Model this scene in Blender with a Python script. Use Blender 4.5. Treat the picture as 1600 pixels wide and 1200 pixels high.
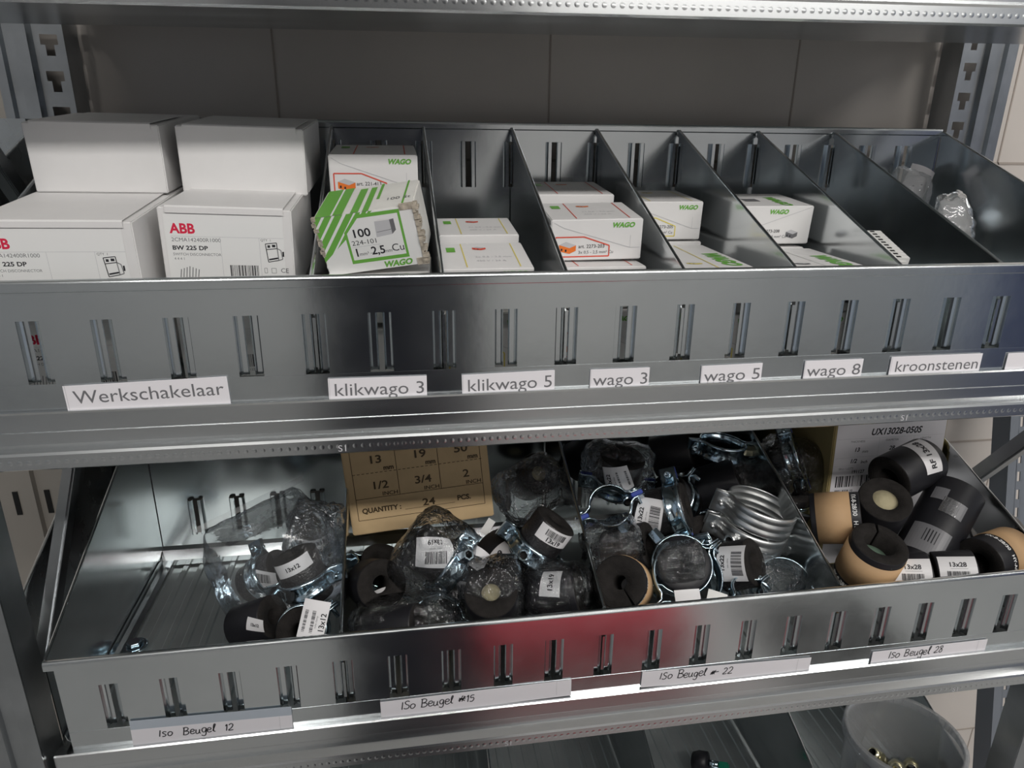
import bpy, bmesh, math, random
from math import sin, cos, pi, radians as rad
from mathutils import Vector as V, Matrix, Euler, noise

for o in list(bpy.data.objects): bpy.data.objects.remove(o)
S = bpy.context.scene
COL = S.collection
random.seed(7)

# ------------------------------------------------------------------ camera
CAM = V((0.3163, -0.5448, 0.5062))
cd = bpy.data.cameras.new('camera'); cd.sensor_width = 36; cd.lens = 1100.0/1600*36; cd.clip_start = .01
co = bpy.data.objects.new('camera', cd); COL.objects.link(co)
co.location = CAM; co.rotation_euler = (1.23284, -0.01113, -0.15798)
S.camera = co
ROT = Euler((1.23284, -0.01113, -0.15798), 'XYZ').to_matrix()
def ray(u, v): return ROT @ V(((u-800)/1100, -(v-600)/1100, -1))
def at(u, v, y):
    d = ray(u, v); return CAM + d*((y-CAM.y)/d.y)
def atz(u, v, z):
    d = ray(u, v); return CAM + d*((z-CAM.z)/d.z)
def cv(r, u, t): return (ROT @ V((r, u, t))).normalized()   # a direction given as right / up / towards the viewer

# ------------------------------------------------------------------ light
W = bpy.data.worlds.new('world'); S.world = W; W.use_nodes = True
W.node_tree.nodes['Background'].inputs[0].default_value = (.80, .88, 1, 1)
W.node_tree.nodes['Background'].inputs[1].default_value = .42
def tube_or_fill(x, y, z, L, w, power, aim, color=(1, .97, .93)):
    l = bpy.data.lights.new('tube_or_fill_lamp', 'AREA'); l.shape = 'RECTANGLE'; l.size = L; l.size_y = w
    l.energy = power; l.color = color
    o = bpy.data.objects.new('tube_or_fill_lamp', l); COL.objects.link(o)
    o.location = (x, y, z); o.rotation_euler = aim
    return o
tube_or_fill(1.0, -2.0, 1.95, 3.4, .16, 92, (rad(20), 0, 0))
tube_or_fill(2.0, -3.7, 1.38, 3.4, .20, 17, (rad(60), 0, 0))  # added fill lamp, hung low so the top rail reflects it brightly
tube_or_fill(2.9, -0.5, 1.93, .16, 1.6, 22, (0, rad(15), 0))
S.view_settings.view_transform = 'Standard'; S.view_settings.look = 'None'
S.view_settings.gamma = 1; S.view_settings.use_curve_mapping = False
S.view_settings.exposure = -0.58
S.cycles.transparent_max_bounces = 32
S.cycles.max_bounces = 10

# ------------------------------------------------------------------ materials
def mat(name, col, rough=.6, metal=0., bump=0., bscale=200., var=0., vscale=20., spec=.5, coat=0., stretch=None, rvar=0.):
    m = bpy.data.materials.new(name); m.use_nodes = True
    nt = m.node_tree; b = nt.nodes['Principled BSDF']
    b.inputs['Base Color'].default_value = (*col, 1); b.inputs['Roughness'].default_value = rough
    b.inputs['Metallic'].default_value = metal; b.inputs['Specular IOR Level'].default_value = spec
    if coat: b.inputs['Coat Weight'].default_value = coat; b.inputs['Coat Roughness'].default_value = .08
    tc = nt.nodes.new('ShaderNodeTexCoord'); vec = tc.outputs['Object']
    if stretch:
        mp = nt.nodes.new('ShaderNodeMapping'); mp.inputs['Scale'].default_value = stretch
        nt.links.new(vec, mp.inputs['Vector']); vec = mp.outputs[0]
    if var or rvar:
        n = nt.nodes.new('ShaderNodeTexNoise'); n.inputs['Scale'].default_value = vscale; n.inputs['Detail'].default_value = 5
        nt.links.new(vec, n.inputs['Vector'])
    if var:
        r = nt.nodes.new('ShaderNodeValToRGB')
        r.color_ramp.elements[0].position = .3; r.color_ramp.elements[1].position = .7
        r.color_ramp.elements[0].color = tuple(c*(1-var) for c in col)+(1,)
        r.color_ramp.elements[1].color = tuple(min(1, c*(1+var)) for c in col)+(1,)
        nt.links.new(n.outputs[0], r.inputs[0]); nt.links.new(r.outputs[0], b.inputs['Base Color'])
    if rvar:
        mr = nt.nodes.new('ShaderNodeMapRange'); mr.inputs[1].default_value = .3; mr.inputs[2].default_value = .7
        mr.inputs[3].default_value = rough-rvar; mr.inputs[4].default_value = rough+rvar
        nt.links.new(n.outputs[0], mr.inputs[0]); nt.links.new(mr.outputs[0], b.inputs['Roughness'])
    if bump:
        n2 = nt.nodes.new('ShaderNodeTexNoise'); n2.inputs['Scale'].default_value = bscale; n2.inputs['Detail'].default_value = 3
        nt.links.new(vec, n2.inputs['Vector'])
        bp = nt.nodes.new('ShaderNodeBump'); bp.inputs['Strength'].default_value = bump; bp.inputs['Distance'].default_value = .001
        nt.links.new(n2.outputs[0], bp.inputs['Height']); nt.links.new(bp.outputs[0], b.inputs['Normal'])
    return m

GALV = mat('galvanised_sheet', (.66, .695, .71), .17, 1, .05, 60, .03, 25, rvar=.02)
RAIL = mat('galvanised_rail', (.66, .68, .69), .22, 1, .08, 30, .04, 30, stretch=(.15, 1, 1), rvar=.03)
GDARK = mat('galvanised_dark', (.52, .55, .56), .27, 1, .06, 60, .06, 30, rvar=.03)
ZINC = mat('blue_zinc', (.60, .73, .81), .15, 1, .1, 150, .08, 60)
ZMATTE = mat('matte_zinc', (.74, .75, .75), .36, 1, .1, 200, .06, 60)
YZINC = mat('yellow_zinc', (.72, .68, .50), .25, 1)
POSTM = mat('post_steel', (.42, .44, .455), .32, 1, .1, 60, .1, 30)
GREYP = mat('grey_painted_steel', (.20, .22, .25), .45, .2)
DECK = mat('ribbed_deck_steel', (.66, .70, .70), .48, 1, .06, 60, .05, 30, rvar=.03)
CARD = mat('white_carton', (.80, .79, .785), .55, 0, .05, 300, .02, 30)
CARDW = mat('worn_carton', (.80, .79, .75), .7, 0, .3, 120, .05, 60)
TORN = mat('torn_board', (.45, .40, .33), .95, 0, .6, 250, .35, 250)
KRAFT = mat('kraft_board', (.56, .405, .225), .8, 0, .15, 300, .06, 40)
KRAFTP = mat('kraft_paper', (.50, .32, .17), .7, 0, .25, 60, .06, 40)
OLIVE = mat('olive_board', (.34, .27, .12), .8, 0, .1, 200, .05, 40)
PAPER = mat('label_paper', (.82, .80, .83), .6, 0)
STICK = mat('sticker_paper', (.76, .75, .76), .45, 0, .15, 40)
TAPE = mat('clear_tape', (.42, .46, .52), .25, .3)
FOAM = mat('black_foam', (.012, .012, .013), .62, 0, .5, 500, .15, 80, spec=.3)
FOAME = mat('foam_cut_face', (.020, .018, .017), .95, 0, .6, 700, .2, 150, spec=.2)
FOAMG = mat('grey_foam_face', (.20, .19, .185), .95, 0, .5, 500, .1, 120)
SKIN = mat('foam_skin', (.013, .013, .016), .45, 0, .1, 300, spec=.35)
CORE = mat('cork_core', (.44, .39, .25), .9, 0, .4, 300, .08, 100)
FOAMW = mat('film_wrapped_foam', (.014, .013, .014), .28, 0, .9, 420, spec=.7)
GTAPE = mat('grey_tape', (.16, .16, .17), .35)
FOIL = mat('shiny_tape', (.3, .3, .31), .15, .8, .8, 120)
INK = mat('black_ink', (.02, .02, .025), .6)
GINK = mat('grey_ink', (.16, .16, .17), .6)
LINK = mat('light_grey_ink', (.56, .56, .58), .6)
BROWNINK = mat('brown_ink', (.07, .045, .02), .6)
RED = mat('red_ink', (.72, .02, .07), .5)
ORED = mat('orange_red_ink', (.75, .10, .06), .5)
GREEN = mat('green_ink', (.16, .44, .07), .5)
ORANGE = mat('orange_ink', (.85, .20, .03), .5)
YELLOW = mat('yellow_ink', (.78, .66, .16), .5)
WHITEI = mat('white_ink', (.85, .85, .84), .5)
BLUE = mat('blue_rubber', (.03, .06, .33), .4)
GREENP = mat('green_plastic', (.0, .17, .10), .35)
WPLAST = mat('white_plastic', (.78, .78, .76), .4)
HOLE = mat('dark_hole', (.01, .01, .01), .9)

def film_mat(name, haze, gl, bump, bscale, tint=(.95, .965, .97), rough=.07):
    m = bpy.data.materials.new(name); m.use_nodes = True; nt = m.node_tree; nt.nodes.clear()
    out = nt.nodes.new('ShaderNodeOutputMaterial')
    tr = nt.nodes.new('ShaderNodeBsdfTransparent'); tr.inputs[0].default_value = (*tint, 1)
    g = nt.nodes.new('ShaderNodeBsdfGlossy'); g.inputs['Roughness'].default_value = rough; g.inputs[0].default_value = (.95, .97, 1, 1)
    d = nt.nodes.new('ShaderNodeBsdfDiffuse'); d.inputs[0].default_value = (.8, .8, .8, 1)
    fr = nt.nodes.new('ShaderNodeFresnel'); fr.inputs[0].default_value = 1.42
    tc = nt.nodes.new('ShaderNodeTexCoord')
    vo = nt.nodes.new('ShaderNodeTexNoise'); vo.inputs['Scale'].default_value = bscale; vo.inputs['Detail'].default_value = 4; vo.inputs['Distortion'].default_value = 1.5
    bp = nt.nodes.new('ShaderNodeBump'); bp.inputs['Strength'].default_value = bump; bp.inputs['Distance'].default_value = .004
    ck = nt.nodes.new('ShaderNodeTexVoronoi'); ck.inputs['Scale'].default_value = bscale*1.6; ck.inputs['Detail'].default_value = 1.5
    ad = nt.nodes.new('ShaderNodeMixRGB'); ad.inputs[0].default_value = .5; wv = nt.nodes.new('ShaderNodeMixRGB'); wv.blend_type = 'ADD'; wv.inputs[0].default_value = .02
    nt.links.new(tc.outputs['Object'], wv.inputs[1]); nt.links.new(vo.outputs[1], wv.inputs[2]); nt.links.new(wv.outputs[0], ck.inputs['Vector'])
    nt.links.new(vo.outputs[0], ad.inputs[1]); nt.links.new(ck.outputs['Distance'], ad.inputs[2])
    nt.links.new(tc.outputs['Object'], vo.inputs['Vector']); nt.links.new(ad.outputs[0], bp.inputs['Height'])
    nt.links.new(bp.outputs[0], g.inputs['Normal']); nt.links.new(bp.outputs[0], fr.inputs['Normal'])
    mu = nt.nodes.new('ShaderNodeMath'); mu.operation = 'MULTIPLY_ADD'; mu.inputs[1].default_value = gl; mu.inputs[2].default_value = .0; mu.use_clamp = True
    nt.links.new(fr.outputs[0], mu.inputs[0])
    m1 = nt.nodes.new('ShaderNodeMixShader'); m1.inputs[0].default_value = haze
    nt.links.new(tr.outputs[0], m1.inputs[1]); nt.links.new(d.outputs[0], m1.inputs[2])
    m2 = nt.nodes.new('ShaderNodeMixShader'); nt.links.new(mu.outputs[0], m2.inputs[0])
    nt.links.new(m1.outputs[0], m2.inputs[1]); nt.links.new(g.outputs[0], m2.inputs[2])
    nt.links.new(m2.outputs[0], out.inputs[0])
    return m
FILM = film_mat('clear_film', .005, 1.9, 1.0, 60, rough=.075)
FILMS = film_mat('smooth_film', .030, .8, .5, 22, rough=.10)
FILMH = film_mat('milky_film', .25, .8, .5, 30)
PAIL = film_mat('translucent_plastic', .20, .6, .05, 10, (.86, .88, .89))

# galvanised rail with a row of pressed dimples along its foot
def dimple_mat():
    m = RAIL.copy(); m.name = 'rail_with_dimples'; nt = m.node_tree; b = nt.nodes['Principled BSDF']
    tc = [n for n in nt.nodes if n.type == 'TEX_COORD'][0]
    sep = nt.nodes.new('ShaderNodeSeparateXYZ'); nt.links.new(tc.outputs['Object'], sep.inputs[0])
    def ma(op, a, bb, link=None):
        n = nt.nodes.new('ShaderNodeMath'); n.operation = op
        for i, q in enumerate((a, bb)):
            if isinstance(q, (int, float)): n.inputs[i].default_value = q
            elif q is not None: nt.links.new(q, n.inputs[i])
        return n.outputs[0]
    fx = ma('SUBTRACT', ma('FRACT', ma('MULTIPLY', sep.outputs[0], 1/.0065), None), .5)
    fz = ma('MULTIPLY', ma('ADD', sep.outputs[2], .0575), 1/.0065)
    r2 = ma('ADD', ma('MULTIPLY', fx, fx), ma('MULTIPLY', fz, fz))
    h = ma('MAXIMUM', ma('SUBTRACT', .09, r2), 0)
    bp = nt.nodes.new('ShaderNodeBump'); bp.inputs['Strength'].default_value = .45; bp.inputs['Distance'].default_value = .003
    nt.links.new(h, bp.inputs['Height']); nt.links.new(bp.outputs[0], b.inputs['Normal'])
    return m
RAILD = dimple_mat()

# ------------------------------------------------------------------ mesh helpers
class MB:
    def __init__(s): s.v = []; s.f = []; s.m = []; s.sm = []
    def add(s, vs, fs, mi=0, M=None, smooth=False):
        n = len(s.v)
        s.v += [(M @ V(p)) if M else V(p) for p in vs]
        for f in fs: s.f.append([n+i for i in f]); s.m.append(mi); s.sm.append(smooth)
    def box(s, a, b, mi=0, M=None):
        x0, y0, z0 = a; x1, y1, z1 = b
        s.add([(x0,y0,z0),(x1,y0,z0),(x1,y1,z0),(x0,y1,z0),(x0,y0,z1),(x1,y0,z1),(x1,y1,z1),(x0,y1,z1)],
              [(0,3,2,1),(4,5,6,7),(0,1,5,4),(1,2,6,5),(2,3,7,6),(3,0,4,7)], mi, M)
    def grid(s, rows, mi=0, M=None, smooth=True, cu=False, cvv=False):
        n, k = len(rows), len(rows[0]); vs = [p for r in rows for p in r]; fs = []
        for i in range(n if cu else n-1):
            for j in range(k if cvv else k-1):
                a, b = i, (i+1) % n; c, d = j, (j+1) % k
                fs.append((a*k+c, a*k+d, b*k+d, b*k+c))
        s.add(vs, fs, mi, M, smooth)
    def lathe(s, prof, n=32, mi=0, M=None, smooth=True, a0=0, a1=2*pi, mis=None):
        full = abs(a1-a0-2*pi) < 1e-6; m = n if full else n+1
        for k in range(len(prof)-1):
            (r0, z0), (r1, z1) = prof[k], prof[k+1]
            rows = [[(r*cos(a0+(a1-a0)*i/n), r*sin(a0+(a1-a0)*i/n), z) for (r, z) in ((r0, z0), (r1, z1))] for i in range(m)]
            s.grid(rows, mis[k] if mis else mi, M, smooth, cu=full)
    def tube(s, pts, r, n=10, mi=0, M=None, cap=True):
        pts = [V(p) for p in pts]; rows = []
        t = (pts[1]-pts[0]).normalized(); up = V((0, 0, 1)) if abs(t.z) < .9 else V((1, 0, 0))
        for i, p in enumerate(pts):
            q = pts[min(i+1, len(pts)-1)]-pts[max(i-1, 0)]; q.normalize()
            a = q.cross(up).normalized(); b = a.cross(q)
            rr = r[i] if isinstance(r, (list, tuple)) else r
            rows.append([p+(a*cos(2*pi*k/n)+b*sin(2*pi*k/n))*rr for k in range(n)])
        s.grid(rows, mi, M, True, cvv=True)
        if cap:
            s.add(rows[0], [tuple(range(n))], mi, M); s.add(rows[-1], [tuple(range(n-1, -1, -1))], mi, M)
    def sheet(s, poly, x0, x1, t, mi=0, M=None, axis='x', mis=None):
        """a folded sheet: a polyline (a,b) with thickness t, drawn out along an axis"""
        n = len(poly); P = [V(p) for p in poly]; off = []
        for i in range(n):
            d0 = (P[i]-P[i-1]).normalized() if i else None
            d1 = (P[i+1]-P[i]).normalized() if i < n-1 else None
            d = (d0+d1) if d0 and d1 and (d0+d1).length > .2 else (d0 or d1)
            d = d.normalized(); nn = V((-d.y, d.x)); k = 1
            if d0 and d1: k = 1/max(.5, nn.dot(V((-d0.y, d0.x))))
            off.append(P[i]+nn*t*k)
        loop = P + off[::-1]
        def q(a, x): return (x, a.x, a.y) if axis == 'x' else ((a.x, a.y, x) if axis == 'z' else (a.x, x, a.y))
        L = len(loop)
        for i in range(L):
            j = (i+1) % L
            k = mis[i] if (mis and i < n-1) else mi
            s.add([q(loop[i], x0), q(loop[i], x1), q(loop[j], x1), q(loop[j], x0)], [(0, 1, 2, 3)], k, M)
        for i in range(n-1):
            for x in (x0, x1):
                s.add([q(P[i], x), q(P[i+1], x), q(off[i+1], x), q(off[i], x)], [(0, 1, 2, 3)], mi, M)
    def build(s, name, mats, parent=None, bevel=0, seg=1):
        me = bpy.data.meshes.new(name); me.from_pydata([tuple(p) for p in s.v], [], s.f)
        mats = mats if isinstance(mats, (list, tuple)) else [mats]
        for m in mats: me.materials.append(m)
        for p, mi, sm in zip(me.polygons, s.m, s.sm): p.material_index = mi; p.use_smooth = sm
        bm = bmesh.new(); bm.from_mesh(me)
        bmesh.ops.remove_doubles(bm, verts=bm.verts, dist=1e-6)
        if bevel: bmesh.ops.bevel(bm, geom=list(bm.edges), offset=bevel, segments=seg, affect='EDGES', clamp_overlap=True)
        bmesh.ops.recalc_face_normals(bm, faces=bm.faces)
        bm.to_mesh(me); bm.free(); me.update()
        o = bpy.data.objects.new(name, me); COL.objects.link(o)
        if parent: o.parent = parent
        return o

def tag(o, label=None, cat=None, group=None, kind=None):
    if label: o['label'] = label
    if cat: o['category'] = cat
    if group: o['group'] = group
    if kind: o['kind'] = kind
    return o
def empty(name, label, cat, M=None, group=None):
    o = bpy.data.objects.new(name, None); COL.objects.link(o); o.empty_display_size = .02
    if M is not None: o.matrix_world = M
    return tag(o, label, cat, group)
def frame(loc, X, Y, Z):
    M = Matrix((X, Y, Z)).transposed().to_4x4(); M.translation = loc; return M
def face_frame(loc, axis, spin=0):
    """local Z along axis, local X turned as far towards the viewer as it can"""
    Z = axis.normalized(); t = (CAM-loc).normalized(); X = t-Z*t.dot(Z)
    if X.length < .05: X = V((1, 0, 0))-Z*Z.x
    X.normalize(); Y = Z.cross(X)
    return frame(loc, X, Y, Z) @ Matrix.Rotation(spin, 4, 'Z')

# ------------------------------------------------------------------ print (words and marks on a surface)
_tc = {}
def text_mesh(txt, bold):
    k = (txt, bold)
    if k in _tc: return _tc[k]
    c = bpy.data.curves.new('t', 'FONT'); c.body = txt; c.size = 1; c.offset = bold; c.resolution_u = 3
    o = bpy.data.objects.new('t', c); COL.objects.link(o)
    dg = bpy.context.evaluated_depsgraph_get(); dg.update()
    me = bpy.data.meshes.new_from_object(o.evaluated_get(dg))
    vs = [(v.co.x, v.co.y) for v in me.vertices]; fs = [tuple(p.vertices) for p in me.polygons]
    bpy.data.objects.remove(o); bpy.data.meshes.remove(me); bpy.data.curves.remove(c)
    w = max([v[0] for v in vs], default=0)
    _tc[k] = (vs, fs, w); return _tc[k]

GL = {'I': ([[(.1, 0), (.12, .75)]], .25), 'S': ([[(.42, .68), (.25, .75), (.08, .62), (.2, .42), (.4, .3), (.36, .06), (.15, 0), (0, .08)]], .52),
 's': ([[(.4, .5), (.2, .55), (.06, .45), (.2, .3), (.36, .2), (.3, .04), (.05, 0)]], .48),
 'o': ([[(.2, .5), (.04, .35), (.06, .08), (.22, 0), (.4, .15), (.4, .4), (.2, .5)]], .52),
 'B': ([[(.08, 0), (.1, .8)], [(0, .78), (.3, .82), (.45, .68), (.36, .48), (.12, .42)], [(.12, .42), (.45, .36), (.5, .14), (.3, 0), (.02, .02)]], .6),
 'e': ([[(.04, .26), (.32, .3), (.34, .46), (.18, .52), (.05, .38), (.06, .1), (.22, 0), (.42, .1)]], .44),
 'u': ([[(.05, .5), (.05, .12), (.16, 0), (.32, .12), (.36, .48)], [(.36, .48), (.36, .1), (.48, .02)]], .5),
 'g': ([[(.36, .44), (.2, .52), (.05, .36), (.1, .1), (.28, .08), (.38, .44)], [(.38, .46), (.36, -.2), (.2, -.32), (.02, -.22)]], .46),
 'l': ([[(.05, .1), (.24, .75), (.16, .84), (.1, .6), (.14, .06), (.28, .04)]], .34),
 '1': ([[(.04, .52), (.16, .7), (.14, 0)]], .28), '2': ([[(.04, .55), (.2, .7), (.36, .56), (.26, .28), (.02, .02), (.4, .04)]], .48),
 '5': ([[(.38, .7), (.12, .68), (.08, .42), (.3, .44), (.38, .22), (.22, 0), (.02, .06)]], .48),
 '8': ([[(.34, .6), (.18, .7), (.06, .56), (.3, .3), (.32, .06), (.14, 0), (.06, .16), (.34, .56)]], .46),
 '#': ([[(0, .2), (.6, .55)], [(.05, .5), (.55, .15)], [(.02, .35), (.6, .36)], [(.1, .1), (.35, .7)], [(.3, .1), (.5, .65)]], .68),
 '~': ([[(0, .1), (.2, .5), (.15, .1), (.45, .55)], [(.3, .5), (.35, .1)], [(0, .3), (.75, .38)]], .8), ' ': ([], .36)}

def art(name, prims, mapf, parent, off=.0003, lift=0.):
    mb = MB(); mats = []
    def mi(c):
        if c not in mats: mats.append(c)
        return mats.index(c)
    for i, p in enumerate(prims):
        h = off+i*4e-6; k = p[0]
        def poly(pts, c): mb.add([mapf(x, y, h) for x, y in pts], [tuple(range(len(pts)))], mi(c))
        def line(a, b, th, c):
            d = V((b[0]-a[0], b[1]-a[1])); n = V((-d.y, d.x)).normalized()*th/2 if d.length else V((0, th/2))
            poly([(a[0]+n.x, a[1]+n.y), (a[0]-n.x, a[1]-n.y), (b[0]-n.x, b[1]-n.y), (b[0]+n.x, b[1]+n.y)], c)
        if k == 'r':
            _, x0, y0, x1, y1, c = p; nx = max(1, int(abs(x1-x0)/.003)); ny = max(1, int(abs(y1-y0)/.003))
            for a in range(nx):
                for b in range(ny):
                    xa, xb = x0+(x1-x0)*a/nx, x0+(x1-x0)*(a+1)/nx; ya, yb = y0+(y1-y0)*b/ny, y0+(y1-y0)*(b+1)/ny
                    poly([(xa, ya), (xb, ya), (xb, yb), (xa, yb)], c)
        elif k == 'l': line(p[1:3], p[3:5], p[5], p[6])
        elif k == 'p': poly(p[1], p[2])
        elif k == 'o':
            _, x0, y0, x1, y1, th, c = p
            for a, b in (((x0, y0), (x1, y0)), ((x1, y0), (x1, y1)), ((x1, y1), (x0, y1)), ((x0, y1), (x0, y0))): line(a, b, th, c)
        elif k == 'po':
            P = p[1]
            for a, b in zip(P, P[1:]+P[:1]): line(a, b, p[2], p[3])
        elif k == 'b':
            h += lift
            _, x0, y0, x1, y1, c = p[:6]; rr = random.Random(int(x0*1e5)+3); x = x0; n = 0
            vert = len(p) > 6
            L = (y1-y0) if vert else (x1-x0); t = 0
            while t < L and n < 40:
                w = rr.choice((.014, .014, .028, .042))*L; g = rr.choice((.014, .02, .03))*L
                if t+w > L: break
                if not vert and y1-y0 > .003:
                    m = int((y1-y0)/.002)+1
                    for q in range(m): poly([(x0+t, y0+(y1-y0)*q/m), (x0+t+w, y0+(y1-y0)*q/m), (x0+t+w, y0+(y1-y0)*(q+1)/m), (x0+t, y0+(y1-y0)*(q+1)/m)], c)
                elif vert: poly([(x0, y0+t), (x1, y0+t), (x1, y0+t+w), (x0, y0+t+w)], c)
                else: poly([(x0+t, y0), (x0+t+w, y0), (x0+t+w, y1), (x0+t, y1)], c)
                t += w+g; n += 1
        elif k == 't':
            _, txt, x, y, size, c = p[:6]; o = p[6] if len(p) > 6 else {}
            h += lift; vs, fs, w = text_mesh(txt, o.get('bold', 0)); sx = o.get('sx', 1); sh = o.get('shear', 0); r = o.get('rot', 0)
            x0 = {'l': 0, 'c': -.5, 'r': -1}[o.get('al', 'l')]*w*sx*size
            pts = []
            for a, b in vs:
                a = (a*sx+b*sh)*size+x0; b *= size
                pts.append(mapf(x+a*cos(r)-b*sin(r), y+a*sin(r)+b*cos(r), h))
            mb.add(pts, fs, mi(c))
        elif k == 'h':
            _, txt, x, y, size, th, c = p; rr = random.Random(len(txt))
            for ch in txt:
                st, w = GL[ch]; j = rr.uniform(-.04, .04); sc = rr.uniform(.92, 1.08)
                for s_ in st:
                    P = [(x+(a*sc+b*.12)*size, y+(b*sc+j)*size) for a, b in s_]
                    Q = []
                    for a, b, cc, d in zip([P[0]]+P[:-1], P, P[1:], P[2:]+[P[-1]]):
                        for t in (0, .25, .5, .75):
                            q = [.5*(2*b[m]+(cc[m]-a[m])*t+(2*a[m]-5*b[m]+4*cc[m]-d[m])*t*t+(3*b[m]-a[m]-3*cc[m]+d[m])*t**3) for m in (0, 1)]
                            Q.append(q)
                    Q.append(P[-1])
                    for a, b in zip(Q, Q[1:]): line(a, b, th, c)
                x += w*size
    return mb.build(name, mats, parent)

def front_map(w, h): return lambda x, y, o: V((x-w/2, -o, y))           # carton front: x from left, y from foot
def top_map(w, h): return lambda x, y, o: V((x-w/2, y, h+o))
def right_map(w, h): return lambda x, y, o: V((w/2+o, x, y))
def cyl_map(r, z0, phi0, rot=0):
    """paper laid round a tube: u runs round it, v along its axis"""
    def f(u, v, o):
        a, b = u*cos(rot)-v*sin(rot), u*sin(rot)+v*cos(rot)
        p = phi0+a/r; return V(((r+o)*cos(p), (r+o)*sin(p), z0+b))
    return f

# ------------------------------------------------------------------ setting
def struct(mb, name, m): return tag(mb.build(name, m), kind='structure')
WALLM = mat('wall_blocks', (.62, .575, .535), .85, 0, .15, 90, .05, 6)
JOINT = mat('wall_joint', (.40, .35, .31), .9)
FLOORM = mat('floor_screed', (.34, .34, .335), .5, 0, .05, 40, .08, 4)
CEILM = mat('ceiling_paint', (.80, .80, .78), .9)
AISLE = mat('opposite_wall', (.82, .81, .80), .8)
DBLUE = mat('reflection_dark_blue', (.014, .018, .035), .5)  # for the added block that darkens the metal's reflections
DRED = mat('reflection_red', (.42, .02, .04), .5)  # for the added block that reddens the metal's reflections
WY = .345
mb = MB(); mb.box((-3, WY, -1.0), (4.5, WY+.2, 2.05))
rows = [-.985, -.54, -.24, .062, .479, .70, 1.0, 1.4, 1.8]
for z in rows: mb.box((-3, WY-.0008, z-.0016), (4.5, WY+.001, z+.0016), 1)
for i in range(len(rows)-1):
    base = {3: .19, 4: .189, 2: 1.245, 1: 1.225}.get(i, .1+.16*(i % 2))
    for k in range(-9, 12):
        x = base+.3135*k; mb.box((x-.001, WY-.0008, rows[i]), (x+.001, WY+.001, rows[i+1]), 1)
struct(mb, 'wall_back', [WALLM, JOINT])
mb = MB(); mb.box((-3, -4.2, -1.05), (4.5, WY, -1.0)); struct(mb, 'floor', FLOORM)
mb = MB(); mb.box((-3, -4.2, 2.05), (4.5, WY, 2.1)); struct(mb, 'ceiling', CEILM)
mb = MB(); mb.box((-3, -4.3, .1), (4.5, -4.2, 2.05)); mb.box((-3, -4.3, -1.0), (4.5, -4.2, .1), 1); struct(mb, 'wall_front', [AISLE, mat('opposite_wall_foot', (.80, .80, .79), .8)])
mb = MB(); mb.box((.15, -1.0, -1.0), (.47, -.80, .44)); mb.box((.06, -1.0, .44), (.56, -.80, .80)); struct(mb, 'reflection_block_2', DBLUE); mb = MB(); mb.box((1.40, -1.35, -1.0), (1.85, -.95, -.985)); struct(mb, 'reflection_block_3', HOLE)  # unseen blocks added for dark reflections: a person behind the camera, a floor patch
mb = MB(); mb.box((.47, -1.62, -1.0), (1.12, -1.05, -.80)); struct(mb, 'reflection_block_1', DRED)  # unseen red block added for the red reflection in the lower front panel
mb = MB(); mb.box((2.9, -2.2, -1.0), (3.8, -2.14, .9)); struct(mb, 'reflection_panel_2', [mat('reflection_blue', (.03, .05, .17), .5)])  # unseen blue panel added for the blue reflection at the upper bin's right

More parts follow.
